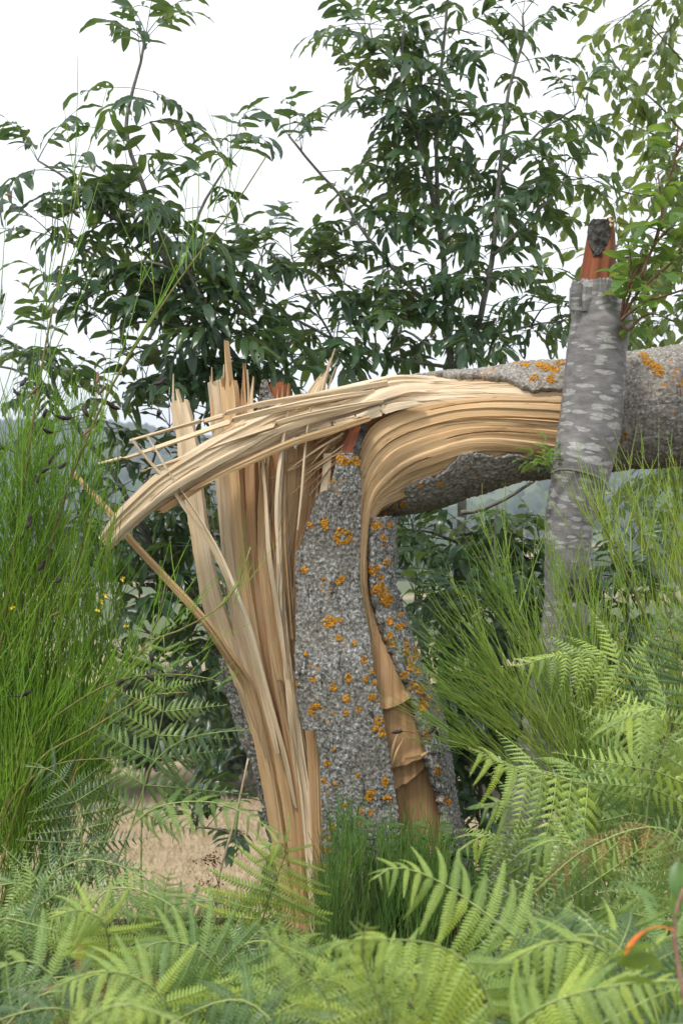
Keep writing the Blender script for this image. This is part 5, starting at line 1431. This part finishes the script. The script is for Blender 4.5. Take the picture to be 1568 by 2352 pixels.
frond('ladder-like bracken frond at the right edge beside the feathery broom', fp([(1490, 1620), (1496, 1540), (1512, 1480), (1540, 1430), (1585, 1400)], 4.0, 3.9), 13, 0.12, 'd', False, (-0.3, -0.9, 0.3), 0.05, 0.15, 11, ang=0.1)
frond('blue-green bracken frond leaning right at the right edge behind the yellow stalk', fp([(1455, 2010), (1470, 1960), (1492, 1890), (1510, 1845), (1545, 1790), (1590, 1760)], 3.8, 3.7), 12, 0.16, 'd', False, (-0.2, -0.95, 0.2), 0.1, 0.15, 12, ang=0.1)
frond('pale upright bracken frond beside the orange leaf at lower right', fp([(1455, 2260), (1440, 2180), (1420, 2120), (1400, 2080), (1380, 2062)], 2.8, 2.7), 11, 0.14, 'g', False, (-0.1, -0.9, 0.4), 0.02, 0.3, 13, ang=0.1)
frond('blurred bracken frond sweeping across the bottom right corner', fp([(1180, 2370), (1250, 2310), (1350, 2275), (1450, 2258), (1590, 2250)], 2.3, 2.2), 16, 0.13, 'y', False, (0, -0.7, 0.7), 0.03, 0.55, 14)
frond('bracken frond drooping in from the left edge low down', fp([(-60, 2170), (0, 2112), (61, 2120), (143, 2142), (230, 2170)], 3.4, 3.3), 13, 0.14, 'g', True, (0, -0.8, 0.6), 0.05, 0.6, 15)
frond('small yellow-green bracken tuft low at left between the drooping fronds', fp([(160, 2230), (170, 2150), (185, 2090), (215, 2068)], 3.3, 3.2), 10, 0.10, 'y', True, (0, -0.9, 0.4), 0.2, 0.3, 16)
frond('fresh bracken frond bending right below the straw field', fp([(200, 2120), (240, 2050), (300, 2040), (370, 2065), (420, 2100)], 3.7, 3.6), 12, 0.13, 'g', True, (0, -0.8, 0.6), 0.1, 0.4, 17)
frond('upright bracken frond below the brown dried flower heads', fp([(380, 2180), (375, 2110), (378, 2050), (390, 2000)], 3.8, 3.75), 11, 0.11, 'g', False, (0, -0.95, 0.25), 0.05, 0.2, 18, ang=0.25)
frond('out-of-focus yellow-green frond tip at the very bottom left', fp([(150, 2420), (220, 2330), (290, 2305), (370, 2330), (430, 2360)], 1.9, 1.8), 11, 0.07, 'y', True, (0, -0.7, 0.7), 0.1, 0.4, 19)
frond('bright yellow blurred frond tip just below the low dark broom', fp([(760, 2330), (700, 2230), (640, 2170), (600, 2140)], 2.3, 2.2), 11, 0.09, 'y', True, (0, -0.8, 0.6), 0.1, 0.2, 20)
frond('yellow-green blurred frond right of the low dark broom\'s foot', fp([(900, 2400), (860, 2280), (830, 2180), (845, 2120)], 2.3, 2.2), 11, 0.10, 'y', True, (0.1, -0.85, 0.5), 0.1, 0.3, 21)
frond('shaded bracken frond hanging before the dark cherry base', fp([(1330, 2140), (1300, 2010), (1230, 1900), (1160, 1850), (1100, 1850)], 3.8, 3.7), 11, 0.27, 'g', True, (-0.1, -0.85, 0.5), 0.12, 0.7, 22)
frond('small bracken frond at the foot of the dark cherry base', fp([(1290, 2200), (1260, 2120), (1220, 2090), (1180, 2100)], 3.7, 3.6), 12, 0.12, 'd', True, (0, -0.85, 0.5), 0.1, 0.5, 23)
frond('bracken frond half hidden behind the broad sunlit one at right', fp([(1500, 2100), (1520, 1950), (1480, 1850), (1400, 1800), (1320, 1800)], 3.9, 3.9), 12, 0.25, 'g', True, (-0.1, -0.8, 0.6), 0.2, 0.5, 24)
frond('bracken frond at the right edge above the red-stemmed shrub', fp([(1540, 2160), (1550, 2040), (1540, 1950), (1500, 1900)], 3.2, 3.1), 12, 0.16, 'g', True, (-0.1, -0.85, 0.5), 0.15, 0.4, 25)
frond('lowest blue-green frond in the bottom left corner', fp([(-20, 2420), (40, 2330), (110, 2280), (200, 2280)], 2.8, 2.7), 12, 0.13, 'd', True, (0, -0.8, 0.6), 0.05, 0.5, 26)
frond('bracken frond spreading under the large blue-green arch', fp([(640, 2420), (600, 2330), (540, 2290), (450, 2290)], 2.9, 2.8), 12, 0.13, 'g', True, (0, -0.8, 0.6), 0.05, 0.5, 27)

frond('broad bracken frond leaning right along the right edge, above the yellow stalk', fp([(1440, 1960), (1460, 1820), (1500, 1740), (1560, 1720), (1640, 1760)], 3.7, 3.6), 11, 0.26, 'g', True, (0.1, -0.8, 0.6), 0.15, 0.5, 31)
frond('bracken frond hanging over the right edge of the low dark broom', fp([(1250, 2120), (1220, 2000), (1170, 1930), (1110, 1920), (1060, 1950)], 3.9, 3.8), 11, 0.22, 'y', True, (-0.1, -0.8, 0.6), 0.1, 0.7, 32)
frond('bracken frond between the yellow stalk and the dark cherry base', fp([(1400, 2200), (1390, 2050), (1340, 1960), (1270, 1930), (1200, 1960)], 3.5, 3.4), 12, 0.25, 'g', True, (-0.1, -0.8, 0.6), 0.1, 0.65, 33)
frond('deep green bracken frond against the low broom sprays at left', fp([(180, 2060), (190, 1940), (170, 1830), (120, 1770), (60, 1760)], 4.2, 4.1), 11, 0.2, 'd', True, (0, -0.85, 0.5), 0.15, 0.4, 34)
frond('bracken frond at left bending right over the straw field edge', fp([(60, 2130), (110, 2020), (190, 1975), (280, 1990), (340, 2030)], 3.9, 3.8), 12, 0.17, 'd', True, (0, -0.85, 0.5), 0.1, 0.5, 35)
frond('bracken frond reaching left under the left-edge broom', fp([(140, 2180), (110, 2080), (50, 2030), (-30, 2040)], 3.8, 3.7), 12, 0.18, 'g', True, (0, -0.85, 0.5), 0.1, 0.5, 36)

frond('large bright frond arching left over the bottom right, above the corner frond', fp([(1470, 2400), (1450, 2260), (1380, 2180), (1290, 2160), (1200, 2190), (1130, 2240)], 2.6, 2.5), 16, 0.18, 'y', False, (-0.1, -0.75, 0.65), 0.05, 0.65, 41)
frond('bright frond arching right from below the low dark broom', fp([(820, 2420), (850, 2300), (920, 2240), (1010, 2240), (1090, 2280)], 2.5, 2.4), 14, 0.15, 'y', False, (0.1, -0.75, 0.65), 0.1, 0.55, 42)
frond('bright frond arching left across the bottom left', fp([(420, 2430), (380, 2300), (300, 2240), (210, 2235), (120, 2270)], 2.7, 2.6), 16, 0.17, 'y', False, (-0.1, -0.75, 0.65), 0.05, 0.6, 43)
frond('yellow-green frond rising at left above the drooping left-edge frond', fp([(250, 2250), (250, 2160), (230, 2110), (180, 2090), (110, 2110)], 3.1, 3.0), 13, 0.13, 'y', False, (-0.1, -0.8, 0.6), 0.1, 0.5, 44)

frond('drooping mid-green frond hiding the near edge of the straw field', fp([(300, 2230), (310, 2120), (350, 2065), (420, 2060), (490, 2095)], 4.1, 4.0), 14, 0.15, 'g', False, (0, -0.85, 0.5), 0.05, 0.6, 51)
frond('drooping blue-green frond at the near edge of the straw field', fp([(470, 2230), (450, 2120), (400, 2075), (330, 2075), (260, 2110)], 4.2, 4.1), 14, 0.15, 'd', False, (0, -0.85, 0.5), 0.05, 0.6, 52)
frond('small frond at the left foot of the splintered wood', fp([(560, 2230), (550, 2130), (520, 2080), (460, 2070), (410, 2100)], 4.1, 4.0), 13, 0.14, 'g', False, (0, -0.85, 0.5), 0.05, 0.6, 53)

# low fern thicket
fr_ = random.Random(77)
def top_line(px):
    return np.interp(px, [-200, 0, 200, 380, 560, 720, 800, 1080, 1140, 1250, 1350, 1450, 1568, 1750], [2010, 2030, 2030, 2040, 2030, 2110, 2220, 2230, 2120, 2010, 1900, 1800, 1720, 1700])
ZONES = [(-500, 150, 'at the left edge'), (150, 330, 'below the straw field'), (330, 520, 'under the brown dried flower heads'), (520, 700, 'before the foot of the splintered wood'), (700, 900, 'in front of the low dark broom'), (900, 1120, 'below the foot of the right bark strip'), (1120, 1300, 'in front of the dark cherry base'), (1300, 1450, 'left of the red-stemmed shrub'), (1450, 2500, 'at the right edge')]
ORD = ['highest', 'second highest', 'third highest', 'fourth highest', 'fifth highest', 'sixth highest', 'seventh highest', 'eighth highest', 'ninth highest', 'tenth highest']
CN = {'b': 'withered brown', 'g': 'mid-green', 'd': 'blue-green', 'y': 'yellow-green'}
spec = []
for k in range(38):
    d = fr_.uniform(2.5, 4.3)
    x = -110 + 1790 * (k + fr_.random()) / 38
    if 690 < x < 1130 and d > 3.5: d = fr_.uniform(2.5, 3.3)
    y = top_line(x) + fr_.uniform(60, 330)
    if d < 3.0: y = max(y, 2150)
    spec.append((x, y, d, fr_.choice((-1, 1)), fr_.choice('ggddddd') if k % 11 != 4 else 'b'))  # mostly the darkened leaf colour, painting shade into the low fronds
cnt = {}
for k, (x, y, d, s, key) in enumerate(sorted(spec, key=lambda q: q[1])):
    a = fr_.uniform(0.7, 1.2); Lp = fr_.uniform(0.34, 0.52) * FPX / d
    z = next(z_[2] for z_ in ZONES if z_[0] <= x < z_[1])
    kk = (z, key, s); cnt[kk] = cnt.get(kk, 0) + 1
    lab = f"{ORD[cnt[kk] - 1]} {CN[key]} frond bowing {'right' if s > 0 else 'left'} {z}"
    pts = [(x, y + 0.55 * Lp), (x + s * 0.08 * Lp, y + 0.22 * Lp), (x + s * 0.28 * Lp, y), (x + s * 0.6 * Lp * a, y + 0.08 * Lp), (x + s * 0.85 * Lp * a, y + 0.28 * Lp)]
    frond(lab, fp(pts, d, d - fr_.uniform(-0.15, 0.3)), fr_.randint(12, 15), fr_.uniform(0.15, 0.22), key, k % 2 == 0, (fr_.uniform(-0.3, 0.3), -0.75, 0.65), 0.12, fr_.uniform(0.3, 0.7), 100 + k, 'fronds of the foreground fern thicket')

# ------------------------------------------------------------------ small plants
def weed(x, y, d, h, seed, label):
    r = random.Random(seed); b = P(x, y + 120, d); b[2] = max(ground_z(b[0], b[1]), b[2] - 0.4)
    t = thing('rose_seedling', b, label, 'plant')
    for k in range(4):
        top = P(x + r.uniform(-40, 40), y + r.uniform(-15, 40), d + r.uniform(-0.05, 0.05))
        C = Curve(np.array([b, (b + top) / 2 + np.array([r.uniform(-.03, .03), 0, 0.02]), top]))
        mb = MB(); mb.tube(C(np.linspace(0, 1, 14)), np.linspace(0.002, 0.001, 14), 5); mb.build('stem', WEED, t)
        for tt in np.arange(0.45, 1.01, 0.09):
            for s in (-1, 1):
                place(r.choice(WEEDL), C(tt)[0], r.uniform(-0.5, 0.5) + (0 if s > 0 else math.pi), r.uniform(-0.2, 0.5), r.uniform(-0.4, 0.4), r.uniform(0.7, 1.15), t)
weed(900, 1895, 4.5, 0.3, 1, 'small green seedling left of the hollow at the stump foot')
weed(975, 1890, 4.55, 0.3, 2, 'leafy seedling in front of the hollow wood at the stump foot')
weed(1045, 1930, 4.55, 0.3, 3, 'leafy seedling at the foot of the right bark strip')
weed(1080, 2030, 4.5, 0.3, 4, 'seedling low between the dark broom and the cherry base')

def dried(x, y, d, seed, label, base):
    r = random.Random(seed); t = thing('dried_flower_head', base, label, 'flower')
    top = P(x, y, d)
    mb = MB(); mb.tube(Curve(np.array([base, (np.array(base) + top) / 2 + np.array([0.02, 0, 0]), top]))(np.linspace(0, 1, 14)), np.linspace(0.002, 0.0013, 14), 5); mb.build('stem', REDTWIG, t)
    mb = MB()
    for k in range(60):
        c = top + np.array([r.gauss(0, 0.016), r.gauss(0, 0.012), r.gauss(0, 0.010)])
        dv = np.array([r.gauss(0, 1), r.gauss(0, 1), r.gauss(0, 1)]); dv *= 0.009 / np.linalg.norm(dv); sv = np.cross(dv, [0.3, 0.5, 0.8]) * 0.5
        mb.add([c, c + dv * 0.6 + sv, c + dv, c + dv * 0.6 - sv], [(0, 1, 2, 3)])
    mb.build('bloom', DRY, t, smooth=False)
dried(487, 1978, 4.1, 1, 'brown dried flower head in front of the straw field, uppermost of three', P(520, 2250, 4.1))
dried(480, 2030, 4.05, 2, 'brown dried flower head just under the uppermost one', P(515, 2250, 4.05))
dried(552, 2085, 4.0, 3, 'brown dried flower head beside the pale arching fern', P(560, 2250, 4.0))
t = thing('dry_stem', P(500, 2160, 4.7), 'single pale dry straw stem leaning against the left bark edge', 'stem')
mb = MB(); mb.tube(Curve(PP([(490, 2160), (505, 2010), (540, 1880), (570, 1742)], 4.7))(np.linspace(0, 1, 16)), np.linspace(0.0045, 0.003, 16), 6); mb.build('stalk', STRAWSTEM, t)

# red-stemmed shrub close to the lens at the right
t = thing('red_stemmed_shrub', P(1590, 2900, 1.95), 'blurred red-stemmed shrub with one orange leaf in the lower right corner', 'shrub')
C = Curve(PP([(1610, 2900), (1590, 2400), (1562, 2250), (1548, 2150), (1552, 2090), (1570, 2040)], 1.95))
mb = MB(); mb.tube(C(np.linspace(0, 1, 24)), np.linspace(0.004, 0.0024, 24), 8); mb.build('stem', simple_mat('red_stem', (0.26, 0.12, 0.09), (0.42, 0.25, 0.2), 40, 0.5, 0), t)
big_green = oval_leaf(300, 0.07, 0.036, CHERRYLEAF, 0.4)
mb = MB(); mb.tube(Curve(PP([(1550, 2140), (1525, 2130), (1500, 2130), (1482, 2136)], 1.93))(np.linspace(0, 1, 10)), [0.0010] * 10, 6); mb.build('leaf_stalk', ORANGE, t)
o = splinter([(1486, 2134, 1.93), (1466, 2148, 1.925), (1448, 2168, 1.92), (1430, 2200, 1.91)], [2, 11, 13, 2], 0.0008, 0.4, 0, 0, ORANGE, 20, 7, seed=400, name='leaf', bulge=0.4)
o.parent = t; o.location = Vector(tree.location) - Vector(t.location); tag(o, 'narrow orange dying leaf')
for (x, y, yaw, pt, s, rl) in [(1545, 2130, 0.9, 1.2, 0.6, 0.9), (1535, 2160, 3.3, -0.1, 1.0, 0.4), (1540, 2100, 2.4, 0.5, 0.9, 0.2), (1550, 2230, 3.4, 0.35, 1.0, 0.9), (1560, 2090, 1.6, 1.2, 0.7, -0.6), (1550, 2260, 2.6, 0.0, 0.9, 0.5), (1565, 2120, 0.2, 0.6, 1.0, 0.3)]:
    place(big_green, P(x, y, 1.94), yaw, pt, rl, s, t)

# straw stubble standing in the field
def stubble():
    r = random.Random(9); V, F = [], []
    for k in range(20000):
        d = 11.5 + 19 * r.random() ** 0.8; px = r.uniform(-60, 720) if r.random() < 0.8 else r.uniform(950, 1300)
        x = (px - 784) / FPX * d; z = ground_z(x, d); h = r.uniform(0.04, 0.14); a = r.uniform(0, 3.14); w = r.uniform(0.006, 0.014)
        n0 = len(V); lx, ly = r.gauss(0, 0.06), r.gauss(0, 0.06)
        V += [(x - w * math.cos(a), d - w * math.sin(a), z - 0.01), (x + w * math.cos(a), d + w * math.sin(a), z - 0.01), (x + lx + w * 0.6, d + ly, z + h), (x + lx - w * 0.6, d + ly, z + h)]
        F.append((n0, n0 + 1, n0 + 2, n0 + 3))
    mb = MB(); mb.add(V, F); o = mb.build('stubble', STRAWSTEM, smooth=False)
    tag(o, 'pale cut straw stubble covering the field behind the stump', 'stubble', kind='stuff')
stubble()

# ------------------------------------------------------------------ hedge beyond the straw field
def bush(px, d, h, w, seed, label):
    r = random.Random(seed); b = P(px, 1800, d); b[2] = ground_z(b[0], b[1])
    t = thing('hedge_bush', b, label, 'bush', 'bushes at the far side of the straw field')
    mb = MB()
    for k in range(5):
        a = r.uniform(0, 6.28)
        mb.tube([b, b + np.array([math.cos(a) * w * 0.2, math.sin(a) * w * 0.2, h * 0.4]), b + np.array([math.cos(a) * w * 0.4, math.sin(a) * w * 0.4, h * 0.75])], [0.04, 0.03, 0.012], 5)
    mb.build('stems', STEM, t)
    mb = MB()
    cl = [(r.uniform(-0.75, 0.75) * w, r.uniform(-0.6, 0.6) * w, h * r.uniform(0.25, 0.8), r.uniform(0.25, 0.42) * w) for _ in range(14)]
    V, F = [], []
    for k in range(4200):
        cx, cy, cz, cr_ = r.choice(cl)
        dv = np.array([r.gauss(0, 1), r.gauss(0, 1), r.gauss(0, 1)]); dv /= np.linalg.norm(dv)
        c = b + np.array([cx, cy, cz]) + dv * cr_ * r.uniform(0.55, 1.08) * np.array([1, 1, 0.8])
        if c[2] < b[2] + 0.02: c[2] = b[2] + 0.05
        u = np.array([r.gauss(0, 1), r.gauss(0, 1), r.gauss(0, 0.6)]); u *= r.uniform(0.08, 0.15) / np.linalg.norm(u); v = np.cross(u, dv) * 0.7
        n0 = len(V); V += [c - u, c + v, c + u, c - v]; F.append((n0, n0 + 1, n0 + 2, n0 + 3))
    mb.add(V, F); o = mb.build('foliage', BUSHLEAF, t, smooth=False); tag(o, kind='stuff')
bush(150, 31, 3.0, 2.0, 1, 'hedge bush beyond the straw field, behind the large left broom')
bush(330, 32, 2.6, 1.8, 2, 'low hedge bush beyond the straw field, behind the tall lacy fern')
bush(465, 33, 3.3, 1.9, 3, 'round tallest hedge bush beyond the straw field')
bush(570, 31, 2.3, 1.3, 4, 'hedge bush beyond the straw field, nearest the splintered stump')
bush(680, 32, 3.0, 1.8, 5, 'hedge bush beyond the straw field, mostly behind the stump')
bush(1010, 31, 2.8, 1.8, 6, 'hedge bush beyond the straw field, right of the stump')
bush(1220, 32, 3.0, 2.0, 7, 'hedge bush beyond the straw field, behind the banded trunk\'s foot')
bush(1400, 31, 3.1, 2.0, 8, 'hedge bush beyond the straw field, behind the right-hand broom')
bush(1570, 32, 3.2, 2.0, 9, 'rightmost hedge bush beyond the straw field, at the right edge')
bush(10, 32, 3.1, 2.0, 10, 'hedge bush beyond the straw field at the far left edge')
